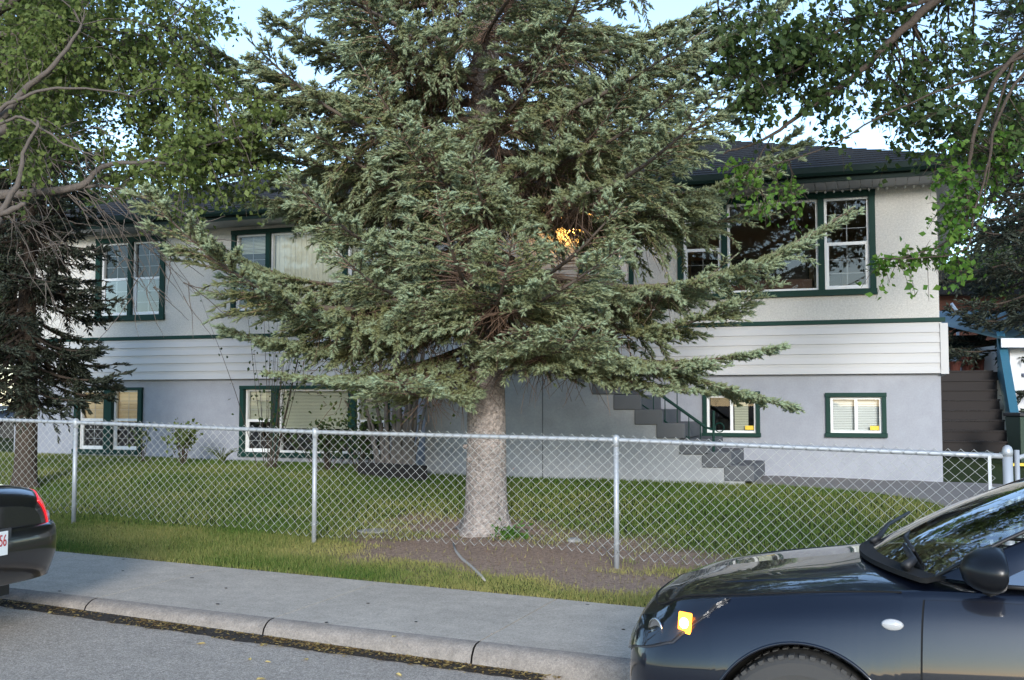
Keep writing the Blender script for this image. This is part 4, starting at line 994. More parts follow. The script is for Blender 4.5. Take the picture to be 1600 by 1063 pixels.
CL = np.concatenate([cloud(20, [(-260, -60, -60, 260), (-200, 100, -300, -100)], (9.6, 12), 12), cloud(215, [(10, 200, -120, 60), (5, 180, 0, 130), (60, 250, 60, 250), (150, 330, 0, 190), (5, 60, 120, 260), (190, 330, 190, 290), (5, 110, -50, 240)], (9.4, 12.5), 1, [(345, 480, -40, 110), (195, 250, 120, 175)]),
                     cloud(60, [(300, 440, 150, 300), (240, 400, 120, 260), (240, 345, -40, 140)], (10, 12), 2, [(345, 480, -40, 130), (280, 330, 150, 190)])])
leafy_tree('ash_tree', 'leafy tree at the left edge with bare greyish limbs under its foliage', lb, ([lb, lb + [0, 0, 1.2], LT(-700, 420, 10.3), LT(-690, 250, 10.4), LT(-680, 150, 10.4)], [.27, .22, .2, .17, .14]),
           limbsL, CL, 36000, .34, .058, 'leaf', 'barkgrey', .4, bare=(bw, np.full(len(bw), .0058), np.full(len(bw), .0018)))
# broad tree at the right, its boughs hang into the frame
rb_ = at(1960, 800, 10.5); rb_[2] = gz(rb_)
RT = lambda px, py, d=10.2: at(px, py, d)
limbsR = [([RT(1940, 100, 10.5), RT(1650, -120), RT(1480, -10), RT(1395, 60), RT(1345, 112), RT(1270, 165), RT(1205, 212), RT(1130, 240)], (.06, .007)),
          ([RT(1480, -10), RT(1400, 15), RT(1340, 28), RT(1290, 65), RT(1255, 105), RT(1180, 130)], (.026, .005)), ([RT(1650, -120), RT(1480, -140), RT(1300, -120), RT(1150, -60), RT(1120, 10)], (.05, .008)),
          ([RT(1940, 180, 10.2), RT(1700, 60, 9.4), RT(1585, 90, 9.2), RT(1525, 200, 9.2), RT(1512, 290, 9.2), RT(1505, 360, 9.2), RT(1430, 398, 9.2), RT(1375, 405, 9.2)], (.028, .004)),
          ([RT(1585, 90, 9.2), RT(1550, 200, 9.2), RT(1545, 260, 9.2), RT(1535, 330, 9.2), RT(1510, 390, 9.2)], (.011, .003)), ([RT(1940, 50, 10.8), RT(2000, -300, 11), RT(1960, -600, 11)], (.12, .03)),
          ([RT(1205, 212), RT(1180, 255, 9.8), RT(1150, 285, 9.8)], (.008, .003)), ([RT(1940, 140, 10.2), RT(1720, 200, 9.8), RT(1600, 230, 9.6), RT(1540, 240, 9.5)], (.05, .008))]
CR = np.concatenate([cloud(185, [(1130, 1420, -60, 60), (1130, 1230, 40, 130), (1150, 1300, 60, 190), (1230, 1420, 40, 180), (1400, 1640, -80, 130), (1300, 1450, 130, 210), (1180, 1420, -250, 0), (1500, 2200, -500, 0)], (9.6, 12), 5, [(1150, 1215, 62, 110), (1290, 1390, 135, 185), (1340, 1440, 215, 240)]),
                     cloud(50, [(1480, 1640, 60, 260), (1420, 1560, 150, 240)], (9.3, 11.5), 6, [(1560, 1600, 270, 300)])])
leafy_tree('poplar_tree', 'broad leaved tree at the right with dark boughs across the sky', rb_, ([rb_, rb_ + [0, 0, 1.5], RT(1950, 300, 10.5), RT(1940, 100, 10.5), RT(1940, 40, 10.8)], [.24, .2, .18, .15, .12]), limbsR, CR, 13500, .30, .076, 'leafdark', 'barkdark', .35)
# nearer sprays of the same leaf, light put into their brighter colour, hanging before the wall
CB = np.concatenate([cloud(26, [(1440, 1545, 235, 285), (1465, 1530, 300, 350), (1475, 1535, 340, 420), (1490, 1560, 250, 330), (1540, 1610, 190, 330)], (9.0, 9.8), 8), cloud(10, [(1120, 1245, 235, 300), (1150, 1245, 250, 330)], (9.4, 10), 9), np.array([at(x, 403 + 5 * math.sin(x), 9.2) for x in range(1378, 1500, 13)])])
v0 = RT(1700, 60, 9.2)
leafy_tree('hanging_boughs', 'bright green leafy boughs hanging in front of the right eave and wall corner', (v0[0], v0[1], v0[2]), ([RT(1760, 20, 9.2), RT(1700, 30, 9.2), RT(1620, 80, 9.1)], [.04, .03, .02]),
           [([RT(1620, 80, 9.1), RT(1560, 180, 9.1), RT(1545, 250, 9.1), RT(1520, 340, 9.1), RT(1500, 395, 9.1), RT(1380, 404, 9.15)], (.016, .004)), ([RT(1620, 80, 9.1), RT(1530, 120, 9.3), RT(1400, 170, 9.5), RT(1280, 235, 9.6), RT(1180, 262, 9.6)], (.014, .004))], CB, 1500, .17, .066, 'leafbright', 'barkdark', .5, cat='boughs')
# trees beyond the house
for (px, w, hgt, d, lab, sd) in [(215, 2.8, 8.2, 31, 'green leafy tree rising behind the left part of the roof', 31), (1660, 4.0, 11.5, 33, 'dense green tree behind the far right house', 33), (60, 4.5, 10.0, 34, 'wide leafy tree behind the left end of the house', 35), (-230, 4.5, 9.5, 30, 'dark leafy tree beyond the left end of the house', 36), (-20, 2.6, 6.2, 25, 'low bushy tree just past the left end of the house', 37)]:
    bb_ = at(px, 640, d); bb_[2] = .5; r_ = np.random.default_rng(sd); n = 150
    q = norm(r_.normal(0, 1, (n, 3))) * (r_.random((n, 1)) ** .45) * np.array([w, w, hgt * .36]); c = bb_ + np.array([0, 0, hgt * .62])
    lim = [([bb_ + np.array([0, 0, hgt * .28]), c + np.array([math.cos(a), math.sin(a), .2]) * w * .35, c + np.array([math.cos(a) * w * .7, math.sin(a) * w * .7, r_.uniform(-.5, 2)])], (.1, .03)) for a in np.linspace(0, 5.5, 6)]
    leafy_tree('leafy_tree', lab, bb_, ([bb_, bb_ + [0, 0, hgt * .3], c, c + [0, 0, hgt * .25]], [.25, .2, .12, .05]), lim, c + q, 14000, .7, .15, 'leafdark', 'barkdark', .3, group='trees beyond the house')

# ------------------------------------------------------------------ juniper and shrubs by the wall
jb = at(622, 738, 15.2); jb[2] = gz(jb)
jun = empty('old_juniper', jb, 'old juniper with many shaggy grey stems fanning up behind the planter edging', 'shrub')
rj = random.Random(9)
for i, (bx, tx, ty, hh, r_) in enumerate([(-.20, -.50, .1, 1.7, .030), (-.13, -.28, -.1, 2.1, .034), (-.06, -.10, .1, 2.3, .042), (.0, .04, -.05, 2.2, .045), (.07, .20, .1, 2.1, .05), (.12, .30, -.1, 1.9, .045), (.17, .40, .0, 2.0, .036), (.20, .55, .05, 1.55, .026), (-.24, -.62, -.1, 1.5, .022), (.05, -.02, -.15, 2.2, .03), (-.3, -.8, .1, 1.7, .02), (.10, .46, -.12, 1.8, .022)]):
    b = MB(); P = []
    for k in range(9):
        f = k / 8; P.append((bx + (tx - bx) * f ** 1.3 + rj.uniform(-.015, .015), rj.uniform(-.02, .02) + ty * f, hh * f - .05))
    b.tube(P, [r_ * (1.35 - .85 * k / 8) * rj.uniform(.9, 1.1) for k in range(9)], 9); b.build('stem', 'juniperbark', jun, smooth=True)
n = 240; q = np.stack([RNG.normal(-.25, .5, n), RNG.normal(0, .22, n), RNG.uniform(1.0, 2.6, n)], 1); q2 = q + norm(RNG.normal(0, 1, (n, 3))) * RNG.uniform(.2, .5, (n, 1)); q2[:, 2] -= .15
k = np.linspace(0, 1, 4)[None, :, None]; V, Q = twig_mesh(q[:, None] + (q2 - q)[:, None] * k + RNG.normal(0, .03, (n, 4, 3)), np.full(n, .006), np.full(n, .002), 3); bigmesh('twigs', V, Q, 'deadtwig', jun, quads=True)
n = 900; q = np.stack([RNG.normal(-.35, .45, n), RNG.normal(0, .22, n), RNG.uniform(.7, 2.7, n)], 1); V, T = leaf_quads(q, .07); bigmesh('foliage', V, T, 'leaf', jun, tint=np.repeat(RNG.random(n) * .4, 4))
def shrub(name, label, px, py, d, w, h, nst, nleaf, size, lm, cat='shrub', seed=0):
    p = at(px, py, d); p[2] = gz(p); t = empty(name, p, label, cat); r = np.random.default_rng(seed)
    E = np.stack([r.normal(0, w, nst), r.normal(0, w * .5, nst), h * r.uniform(.6, 1.05, nst)], 1); k = np.linspace(0, 1, 6)[None, :, None]
    S = E * np.array([.15, .15, 0]); P = S[:, None] + (E - S)[:, None] * k + np.array([0, 0, .12]) * np.sin(np.pi * k) + r.normal(0, .012, (nst, 6, 3)) * k
    V, Q = twig_mesh(P, np.full(nst, .007), np.full(nst, .002), 4); bigmesh('stems', V, Q, 'barkdark', t, quads=True)
    i = r.integers(0, nst, nleaf); f = r.uniform(.25, 1, nleaf) * 4.99; a = f.astype(int); g = (f - a)[:, None]
    pos = P[i, a] * (1 - g) + P[i, a + 1] * g + r.normal(0, .05, (nleaf, 3)); V, T = leaf_quads(pos, size); bigmesh('foliage', V, T, lm, t, tint=np.repeat(r.random(nleaf) * .7, 4)); return t
shrub('leafy_shrub', 'round leaved green shrub against the wall between the two left basement windows', 285, 712, 17.0, .30, .66, 16, 230, .085, 'leaf', seed=1)
shrub('leafy_shrub', 'small upright shrub at the right edge of the lit basement window', 222, 712, 17.4, .10, .62, 6, 60, .075, 'leaf', seed=2)
shrub('leafy_shrub', 'green shrub under the three part basement window', 512, 722, 16.0, .42, .75, 22, 330, .085, 'leafdark', seed=3)
shrub('leafy_shrub', 'dark leafy shrub in front of the juniper stems', 565, 735, 15.6, .28, .85, 16, 260, .085, 'leafdark', seed=4)
shrub('leafy_shrub', 'tall loose shrub whose thin twigs cross the cream curtain window', 420, 715, 16.4, .5, 2.75, 20, 260, .06, 'leafdark', seed=6)
p = at(347, 710, 17.2); p[2] = gz(p); t = empty('grass_tuft', p, 'tuft of long arching leaves at the left of the three part basement window', 'plant')
n = 34; az = RNG.random(n) * 6.28; k = np.linspace(0, 1, 6)[None, :]; L = RNG.uniform(.25, .45, n)[:, None]
P = np.stack([np.cos(az)[:, None] * L * .8 * k, np.sin(az)[:, None] * L * .8 * k, L * (1.5 * k - .9 * k ** 2)], -1); V, Q = twig_mesh(P, np.full(n, .008), np.full(n, .002), 3); bigmesh('leaves', V, Q, 'leaf', t, tint=np.repeat(RNG.random(n), 18), quads=True)
p = at(798, 812, 11.0); p[2] = gz(p); t = empty('weed_clump', p, 'low clump of green weeds at the right foot of the spruce trunk', 'plant')
n = 160; V, T = leaf_quads(np.stack([RNG.normal(0, .10, n), RNG.normal(0, .08, n), np.abs(RNG.normal(0, .07, n))], 1), .05); bigmesh('leaves', V, T, 'leafbright', t, tint=np.repeat(RNG.random(n) * .5, 4))

# ------------------------------------------------------------------ small things on the ground
P = [gat(708, 850), gat(712, 862), gat(722, 875), gat(738, 888), gat(752, 902), gat(758, 909)]; b = MB()
b.tube([p + [0, 0, .008] for p in P], [.008, .012, .015, .013, .016, .008], 7); o = b.build('surface_root', 'root', smooth=True)
tag(o, 'pale tree root snaking over the bare earth towards the sidewalk', 'root')
def stone(px, py, sx, sy, sz, label, seed):
    r = random.Random(seed); bm = bmesh.new(); bmesh.ops.create_icosphere(bm, subdivisions=3, radius=1)
    for v in bm.verts: v.co *= 1 + .12 * math.sin(v.co.x * 3 + seed) + r.uniform(-.04, .04); v.co = Vector((v.co.x * sx, v.co.y * sy, v.co.z * sz))
    me = bpy.data.meshes.new('flat_stone'); bm.to_mesh(me); bm.free(); me.materials.append(M['stone']); me.polygons.foreach_set('use_smooth', [True] * len(me.polygons))
    o = bpy.data.objects.new('flat_stone', me); COL.objects.link(o); o.location = tuple(gat(px, py)); tag(o, label, 'stone')
stone(582, 830, .19, .16, .022, 'flat grey stone slab sunk in the turf right of a fence post', 1)
stone(897, 845, .09, .07, .03, 'small pale stone on the bare earth left of the middle fence post', 2)
LV = [(285 / 3.755 * 0 + 76, 960), (306, 1007), (391, 1033), (408, 1011), (424, 1036), (416, 1061), (551, 1020), (627, 1058), (700, 1032), (110, 962), (57, 943), (733, 1047), (476, 1030), (806, 1052), (642, 1021), (620, 995)]
lp0 = None
for i, (px, py) in enumerate(LV):
    p = gat(px, py); o = None
    if lp0 is None:
        b = MB(); b.add([(0, 0, 0), (.014, .022, .006), (.011, .05, .011), (0, .068, .004), (-.012, .048, .009), (-.015, .02, .005), (0, .03, .0)], [(0, 1, 6), (1, 2, 6), (2, 3, 6), (3, 4, 6), (4, 5, 6), (5, 0, 6)])
        lp0 = b.build('fallen_leaf', mat('yellow_leaf', (0.62, 0.46, 0.16), .8)); o = lp0
    else: o = lp0.copy(); COL.objects.link(o)
    o.location = (p[0], p[1], p[2] + .004); o.rotation_euler = (0, 0, random.uniform(0, 6.28)); o.scale = (random.uniform(.6, 1),) * 3
    tag(o, 'small yellow fallen leaf on the road beside the kerb', 'leaf', 'fallen leaves on the road')
tp = [gat(178, 961), gat(186, 965), gat(197, 965)]; b = MB(); b.tube([q + [0, 0, .012] for q in tp], [.005, .006, .003], 5); b.tube([tp[1] + [0, 0, .012], gat(192, 969) + [0, 0, .012]], [.004, .002], 5)
tag(b.build('dry_twig', 'root'), 'pale forked twig lying in the gutter litter near the parked rear bumper', 'twig')
for i, (px, py) in enumerate([(193, 876), (192, 894), (340, 946), (353, 921), (650, 974), (974, 986), (918, 947), (93, 926), (575, 945), (745, 902), (300, 905), (510, 975)]):
    p = gat(px, py); 
    if i == 0:
        b = MB(); b.lathe([(.004, 0), (.017, .001), (.015, .003), (.003, .0035)], (0, 0, 0), 9); g0 = b.build('gum_spot', 'gap'); o = g0
    else: o = g0.copy(); COL.objects.link(o)
    o.location = (p[0], p[1], p[2] + .009); o.scale = (random.uniform(.6, 1.2), random.uniform(.6, 1.1), 1)
    tag(o, 'small black gum spot stuck on the sidewalk', 'gum spot', 'gum spots on the sidewalk')

# ------------------------------------------------------------------ cars
def pchip(x, xs, ys):
    xs = np.asarray(xs, float); ys = np.asarray(ys, float); h = np.diff(xs); d = np.diff(ys) / h
    m = np.zeros(len(xs)); m[0], m[-1] = d[0], d[-1]
    for i in range(1, len(xs) - 1): m[i] = 0 if d[i - 1] * d[i] <= 0 else 2 * d[i - 1] * d[i] / (d[i - 1] + d[i])
    x = np.clip(np.asarray(x, float), xs[0], xs[-1]); i = np.clip(np.searchsorted(xs, x) - 1, 0, len(xs) - 2); t = (x - xs[i]) / h[i]
    return (2 * t**3 - 3 * t**2 + 1) * ys[i] + (t**3 - 2 * t**2 + t) * h[i] * m[i] + (-2 * t**3 + 3 * t**2) * ys[i + 1] + (t**3 - t**2) * h[i] * m[i + 1]
def crom(P, n):
    P = [np.array(p, float) for p in P]; out = []
    for i in range(len(P) - 1):
        a = P[i - 1] if i else 2 * P[0] - P[1]; d = P[i + 2] if i + 2 < len(P) else 2 * P[-1] - P[-2]
        for k in range(n):
            f = k / n; out.append(.5 * (2 * P[i] + (P[i + 1] - a) * f + (2 * a - 5 * P[i] + 4 * P[i + 1] - d) * f * f + (3 * P[i] - a - 3 * P[i + 1] + d) * f**3))
    out.append(P[-1]); return np.array(out)
class Body:
    """car body as stations along x (nose to tail): top centre, crest, widest point and sill of half a section"""
    def __init__(s, tab, arches, ar): s.t = np.array(tab, float); s.arches = arches; s.ar = ar; s.wz = .325; s.cache = {}
    def sec(s, x):
        k = round(float(x), 4)
        if k not in s.cache: s.cache[k] = s._sec(k)
        return s.cache[k]
    def _sec(s, x):
        T = s.t; g = lambda i: float(pchip(x, T[:, 0], T[:, i]))
        zt, wc, zc, wm, zm, ws, zs = [g(i) for i in range(1, 8)]
        top = crom([(0, zt), (wc * .5, zt - (zt - zc) * .16), (wc * .82, zt - (zt - zc) * .55), (wc, zc)], 5)
        side = crom([(wc, zc), (wc + (wm - wc) * .62, zc - (zc - zm) * .35), (wm, zm), (wm - (wm - ws) * .35, zm - (zm - zs) * .55), (ws, zs)], 6)
        return top, side
    def archz(s, x):
        for c in s.arches:
            if abs(x - c) < s.ar: return s.wz + math.sqrt(s.ar**2 - (x - c)**2)
        return None
    def P(s, x, q):
        """q 0..1 over the top half-section, 1..2 down the side (to the arch edge where there is one)"""
        top, side = s.sec(x)
        if q <= 1:
            f = q * (len(top) - 1); i = min(int(f), len(top) - 2); return top[i] + (top[i + 1] - top[i]) * (f - i)
        az = s.archz(x); f = (q - 1)
        if az is not None:
            zz = side[:, 1]; j = len(side) - 1
            for k in range(len(side) - 1):
                if zz[k] >= az >= zz[k + 1]: j = k + (zz[k] - az) / max(zz[k] - zz[k + 1], 1e-6); break
            if az > zz[0]: j = .05
            f = f * j
        else: f = f * (len(side) - 1)
        i = min(int(f), len(side) - 2); return side[i] + (side[i + 1] - side[i]) * (f - i)
    def pt(s, x, q, sg=1, off=0.0):
        p = s.P(x, q); v = np.array([x, sg * p[0], p[1]])
        if off:
            e = .01; L = s.t[-1, 0]
            a = s.P(min(x + e, L), q); c = s.P(max(x - e, s.t[0, 0]), q); tx = np.array([min(x + e, L) - max(x - e, s.t[0, 0]), a[0] - c[0], a[1] - c[1]])
            u = s.P(x, min(q + .03, 2)); w = s.P(x, max(q - .03, 0)); tq = np.array([0, u[0] - w[0], u[1] - w[1]])
            n = np.cross(tx, tq); n = n / max(np.linalg.norm(n), 1e-9)
            if n[1] * 1.0 + n[2] * .3 < 0: n = -n
            n[1] *= sg; v = v + n * off
        return v
    def xs(s, x0, x1, step=.05):
        L = list(np.arange(x0, x1, step)) + [x1]
        for c in s.arches: L += [c + s.ar * math.cos(a) for a in np.linspace(.0, math.pi, 33)] + [c - s.ar - .002, c + s.ar + .002, c - s.ar + .004, c + s.ar - .004]
        return sorted({round(float(x), 4) for x in L if x0 <= x <= x1})
    def shell(s, L):
        x_0 = float(s.t[0, 0])
        b = MB(); X = s.xs(x_0, L, .045)
        X = sorted(set(X) | set(np.round(np.linspace(x_0, x_0 + .2, 12), 4)) | set(np.round(np.linspace(L - .2, L, 12), 4)))
        cut = [x_0] + [c + d for c in s.arches for d in (-s.ar, s.ar)] + [L]; segs = [(cut[i], cut[i + 1], i % 2 == 1) for i in range(len(cut) - 1)]
        for sg in (1, -1):
          for xa, xb, ar in segs:
            G = []; H = []
            for x in [xa] + [x for x in X if xa + .003 < x < xb - .003] + [xb]:
                if ar: x = min(max(x, xa + 1e-4), xb - 1e-4)
                row = [s.pt(x, q, sg) for q in np.concatenate([np.linspace(0, 1, 14), np.linspace(1, 2, 22)[1:]])]
                e0 = row[-1].copy(); e = e0.copy(); e[1] -= sg * .05; e2 = e.copy(); e2[1] -= sg * .16; e2[2] += (.03 if s.archz(x) else .0); G.append(row); H.append([e0, e, e2])
            b.grid(G, flip=sg < 0); b.grid(H, flip=sg < 0)
          for x in (x_0, L):
                ring = [s.pt(x, q, sg) for q in np.concatenate([np.linspace(0, 1, 8), np.linspace(1, 2, 12)[1:]])]
                c = np.array([x, 0, (ring[0][2] + ring[-1][2]) / 2]); n = len(ring); low = np.array([x, 0, ring[-1][2]])
                b.add([c] + ring + [low], [(0, i, i + 1) for i in range(1, n + 1)])
        return b
    def patch(s, x0, x1, q0, q1, sg, off, nx=14, nq=8, skew=None, both=False):
        """panel standing proud of the body with its edges turned in; skew(q01) shifts the ends"""
        b = MB(); arch = any(x0 < c + s.ar and x1 > c - s.ar for c in s.arches)
        fx = np.linspace(0, 1, nx); fq = np.linspace(0, 1, nq); G = []
        for f in fx:
            row = []
            for h in fq:
                a, c = (skew(h) if skew else (0, 0)); x = (x0 + a) + (x1 + c - x0 - a) * f; row.append((x, q0 + (q1 - q0) * h))
            G.append(row)
        O = [[s.pt(x, q, sg, off) for x, q in r_] for r_ in G]; I = [[s.pt(x, q, sg, -.006) for x, q in r_] for r_ in G]
        b.grid(O)
        ring = [(0, j) for j in range(nq)] + [(i, nq - 1) for i in range(1, nx)] + [(nx - 1, j) for j in range(nq - 2, -1, -1)] + [(i, 0) for i in range(nx - 2, 0, -1)]
        o = len(b.v); b.v += [tuple(O[i][j]) for i, j in ring] + [tuple(I[i][j]) for i, j in ring]; n = len(ring)
        b.f += [(o + k, o + (k + 1) % n, o + n + (k + 1) % n, o + n + k) for k in range(n)]
        return b
def wheel(par, x, y, sg, r=.315, w=.205):
    b = MB()
    prof = [(r * .66, -w / 2), (r * .80, -w / 2 - .006), (r * .93, -w / 2 + .004), (r * .985, -w / 2 + .02), (r, -w / 2 + .04), (r, w / 2 - .04), (r * .985, w / 2 - .02), (r * .93, w / 2 - .004), (r * .80, w / 2 + .006), (r * .66, w / 2)]
    b.lathe(prof, (x, y, r), 40, 'y')
    for k in range(52):                                             # tread blocks on both shoulders
        a = 2 * math.pi * k / 52
        for ys in (-w / 2 + .012, w / 2 - .05):
            mt = Matrix.Translation((x, y, r)) @ Matrix.Rotation(a, 4, 'Y'); b.box(-.011, .011, ys, ys + .038, r * .968, r + .004, mt)
    wh = b.build('wheel', 'rubber', par)
    b = MB(); f = sg * (w / 2 - .02); b.lathe([(r * .67, f - sg * .15), (r * .67, f), (r * .64, f + sg * .008), (r * .60, f - sg * .012), (r * .58, f - sg * .05), (.06, f - sg * .055)], (x, y, r), 36, 'y')
    for k in range(10):
        a = 2 * math.pi * k / 10; mt = Matrix.Translation((x, y, r)) @ Matrix.Rotation(a, 4, 'Y'); lo, hi = sorted((f - sg * .045, f - sg * .004)); b.box(-.014, .014, lo, hi, .04, r * .60, mt)
    b.lathe([(.05, f - sg * .05), (.055, f - sg * .002), (.03, f + sg * .004), (.004, f + sg * .004)], (x, y, r), 16, 'y'); b.build('rim', 'alloy', wh, smooth=False)
    b = MB(); b.lathe([(r * .5, f - sg * .09), (r * .5, f - sg * .10)], (x, y, r), 24, 'y'); b.build('brake_disc', 'lampgrey', wh)
def bil(P00, P10, P01, P11, nu, nv, bulge=(0, 0, 0)):
    P00, P10, P01, P11, bl = [np.array(p, float) for p in (P00, P10, P01, P11, bulge)]
    return [[(P00 * (1 - u) + P10 * u) * (1 - v) + (P01 * (1 - u) + P11 * u) * v + bl * (1 - (2 * u - 1) ** 2) * (1 - (2 * v - 1) ** 2) for v in np.linspace(0, 1, nv)] for u in np.linspace(0, 1, nu)]
def plate_thick(G, t):
    b = MB(); b.grid(G); G2 = [[np.array(p) + t for p in r_] for r_ in G]; b.grid(G2, flip=True)
    n, m = len(G), len(G[0]); ring = [(0, j) for j in range(m)] + [(i, m - 1) for i in range(1, n)] + [(n - 1, j) for j in range(m - 2, -1, -1)] + [(i, 0) for i in range(n - 2, 0, -1)]
    o = len(b.v); b.v += [tuple(G[i][j]) for i, j in ring] + [tuple(G2[i][j]) for i, j in ring]; k = len(ring)
    b.f += [(o + i, o + (i + 1) % k, o + k + (i + 1) % k, o + k + i) for i in range(k)]; return b
def cabin(car, g, paint):
    """g: windshield base (centre x, side x, half width, z), windshield top, rear window top, rear window base, widths"""
    wb, wt, rt, rb, yb, yt, zb, zt = g['wb'], g['wt'], g['rt'], g['rb'], g['yb'], g['yt'], g['zb'], g['zt']
    def arc(xc, xs, y, zc, zs, n=13):
        return [np.array([xc + (xs - xc) * (k ** 2), y * k, zc + (zs - zc) * k ** 2]) for k in np.linspace(-1, 1, n)]
    A = arc(wb[0], wb[1], yb, zb + .02, zb); B = arc(wt[0], wt[1], yt, zt, zt - .045); C = arc(rt[0], rt[1], yt, zt - .0, zt - .045); D = arc(rb[0], rb[1], yb * .97, g['zr'] + .01, g['zr'])
    def ruled(E, F, n, bl): return [[E[i] * (1 - v) + F[i] * v + np.array(bl) * (1 - (2 * v - 1) ** 2) for v in np.linspace(0, 1, n)] for i in range(len(E))]
    b = MB(); b.grid(ruled(A, B, 10, (-.02, 0, .025))); b.build('windshield', 'carglass', car, smooth=True)
    b = MB(); b.grid(ruled(C, D, 10, (.02, 0, .03))); b.build('rear_window', 'carglass', car, smooth=True)
    b = plate_thick(ruled(B, C, 12, (0, 0, .035)), np.array([0, 0, -.02])); b.build('roof', paint, car, smooth=True)
    for sg in (-1, 1):
        E = 0 if sg < 0 else -1
        yo = yb + .035; yi = yt + .03
        bx = [wb[1] + .20, g['bp'][0] - .04, g['bp'][0] + .04, g['cp'][0]]; tx = [wt[1] + .10, g['bp'][1] - .035, g['bp'][1] + .035, g['cp'][1]]
        z1, z0 = zt - .065, zb - .005
        P0 = lambda x: (x, sg * yo, z0 + (g['zr'] - zb) * .3 * (x - bx[0]) / (bx[-1] - bx[0])); P1 = lambda x: (x, sg * yi, z1)
        b = MB(); G = bil(A[E], P0(bx[0]), B[E], P1(tx[0]), 5, 10, (0, sg * .012, .012)); b = plate_thick(G, np.array([.0, -sg * .03, -.015])); b.build('pillar', paint, car, smooth=True)
        b = plate_thick(bil(P0(bx[1]), P0(bx[2]), P1(tx[1]), P1(tx[2]), 3, 8, (0, sg * .012, 0)), np.array([0, -sg * .03, 0])); b.build('pillar', 'plastic', car, smooth=True)
        b = plate_thick(bil(P0(bx[3]), D[E], P1(tx[3]), C[E], 6, 10, (0, sg * .012, .01)), np.array([-.0, -sg * .03, -.015])); b.build('pillar', paint, car, smooth=True)
        b = plate_thick([[np.array(P1(x)) * (1 - v) + q * v for v in (0, .5, 1)] for x, q in [(tx[0] + (tx[3] - tx[0]) * k, B[E] * (1 - k) + C[E] * k) for k in np.linspace(0, 1, 8)]], np.array([0, 0, -.02])); b.build('roof_rail', paint, car, smooth=True)
        for i in (0, 2):
            b = MB(); b.grid(bil(P0(bx[i]), P0(bx[i + 1]), P1(tx[i]), P1(tx[i + 1]), 8, 8, (0, sg * .012, 0))); b.build('side_window', 'carglass', car, smooth=True)
            b = MB(); b.tube([np.array(P0(x)) + [0, sg * .004, -.004] for x in np.linspace(bx[i], bx[i + 1], 8)], .009, 6); b.build('window_seal', 'plastic', car, smooth=True)
        b = MB(); b.tube([np.array(A[E]) * (1 - v) + B[E] * v + np.array([-.02, 0, .025]) * (1 - (2 * v - 1)**2) * .9 for v in np.linspace(0, 1, 10)], .008, 6); b.build('windshield_seal', 'plastic', car, smooth=True)
    # inside
    b = MB(); b.box(wb[1] + .0, wb[1] + .42, -yb + .06, yb - .06, zb - .30, zb - .03); b.box(wb[0] + .16, wb[1] + .02, -yb + .12, yb - .12, zb - .2, zb - .012); b.build('dashboard', 'plastic', car, bevel=.03)
    sx = wt[1] + .45
    for sg in (-1, 1):
        b = MB(); mt = Matrix.Translation((sx, sg * .36, zb - .45)) @ Matrix.Rotation(R(14), 4, 'Y'); b.box(-.06, .06, -.23, .23, 0, .62, mt); b.box(-.05, .05, -.13, .13, .66, .84, mt); b.box(-.58, -.02, -.24, .24, -.06, .1, Matrix.Translation((sx, sg * .36, zb - .45))); b.build('seat', 'seat', car, bevel=.035)
    b = MB(); c = Vector((wb[1] + .52, -.36, zb - .04)); ring = [c + Vector((math.sin(.45) * .18 * math.sin(a) * -1 * .6, .18 * math.cos(a), .17 * math.sin(a))) for a in np.linspace(0, 6.283, 22)]
    b.tube(ring, .014, 7, cap=False); b.tube([c + Vector((0, -.17, 0)), c + Vector((-.02, 0, -.01)), c + Vector((0, .17, 0))], .016, 6); b.build('steering_wheel', 'plastic', car, smooth=True)
def mirror(car, x, y, z, sg, paint):
    bm = bmesh.new(); bmesh.ops.create_icosphere(bm, subdivisions=3, radius=1)
    for v in bm.verts:
        c = v.co; k = .085 if c.x > 0 else .11
        if c.x > 0.35: c.x = .35 + (c.x - .35) * .2
        v.co = Vector((c.x * k + .02 * abs(c.y), c.y * .115, c.z * .082 * (1 - .15 * c.y * sg)))
    me = bpy.data.meshes.new('mirror'); bm.to_mesh(me); bm.free(); me.materials.append(M['mirrorblack']); me.polygons.foreach_set('use_smooth', [True] * len(me.polygons))
    o = bpy.data.objects.new('mirror', me); COL.objects.link(o); o.parent = car; o.location = (x, y + sg * .145, z + .075)
    b = MB(); b.tube([(x - .0, y, z - .005), (x - .01, y + sg * .06, z + .02), (x, y + sg * .12, z + .05)], [.038, .03, .03], 8); h = b.build('mirror_arm', 'plastic', car, smooth=True)
    return o
def arch_liner(car, B, c):
    for sg in (-1, 1):
        G = [[(c + (B.ar + .012) * math.cos(a), sg * y, B.wz + (B.ar + .012) * math.sin(a)) for y in (.40, .62, .78)] for a in np.linspace(-.35, math.pi + .35, 26)]
        b = MB(); b.grid(G); b.add([(c - B.ar, sg * .40, .12), (c + B.ar, sg * .40, .12), (c + B.ar, sg * .40, .75), (c - B.ar, sg * .40, .75)], [(0, 1, 2, 3)]); b.build('wheel_arch', 'liner', car)
def wmax(B, x): return float(pchip(x, B.t[:, 0], B.t[:, 4]))

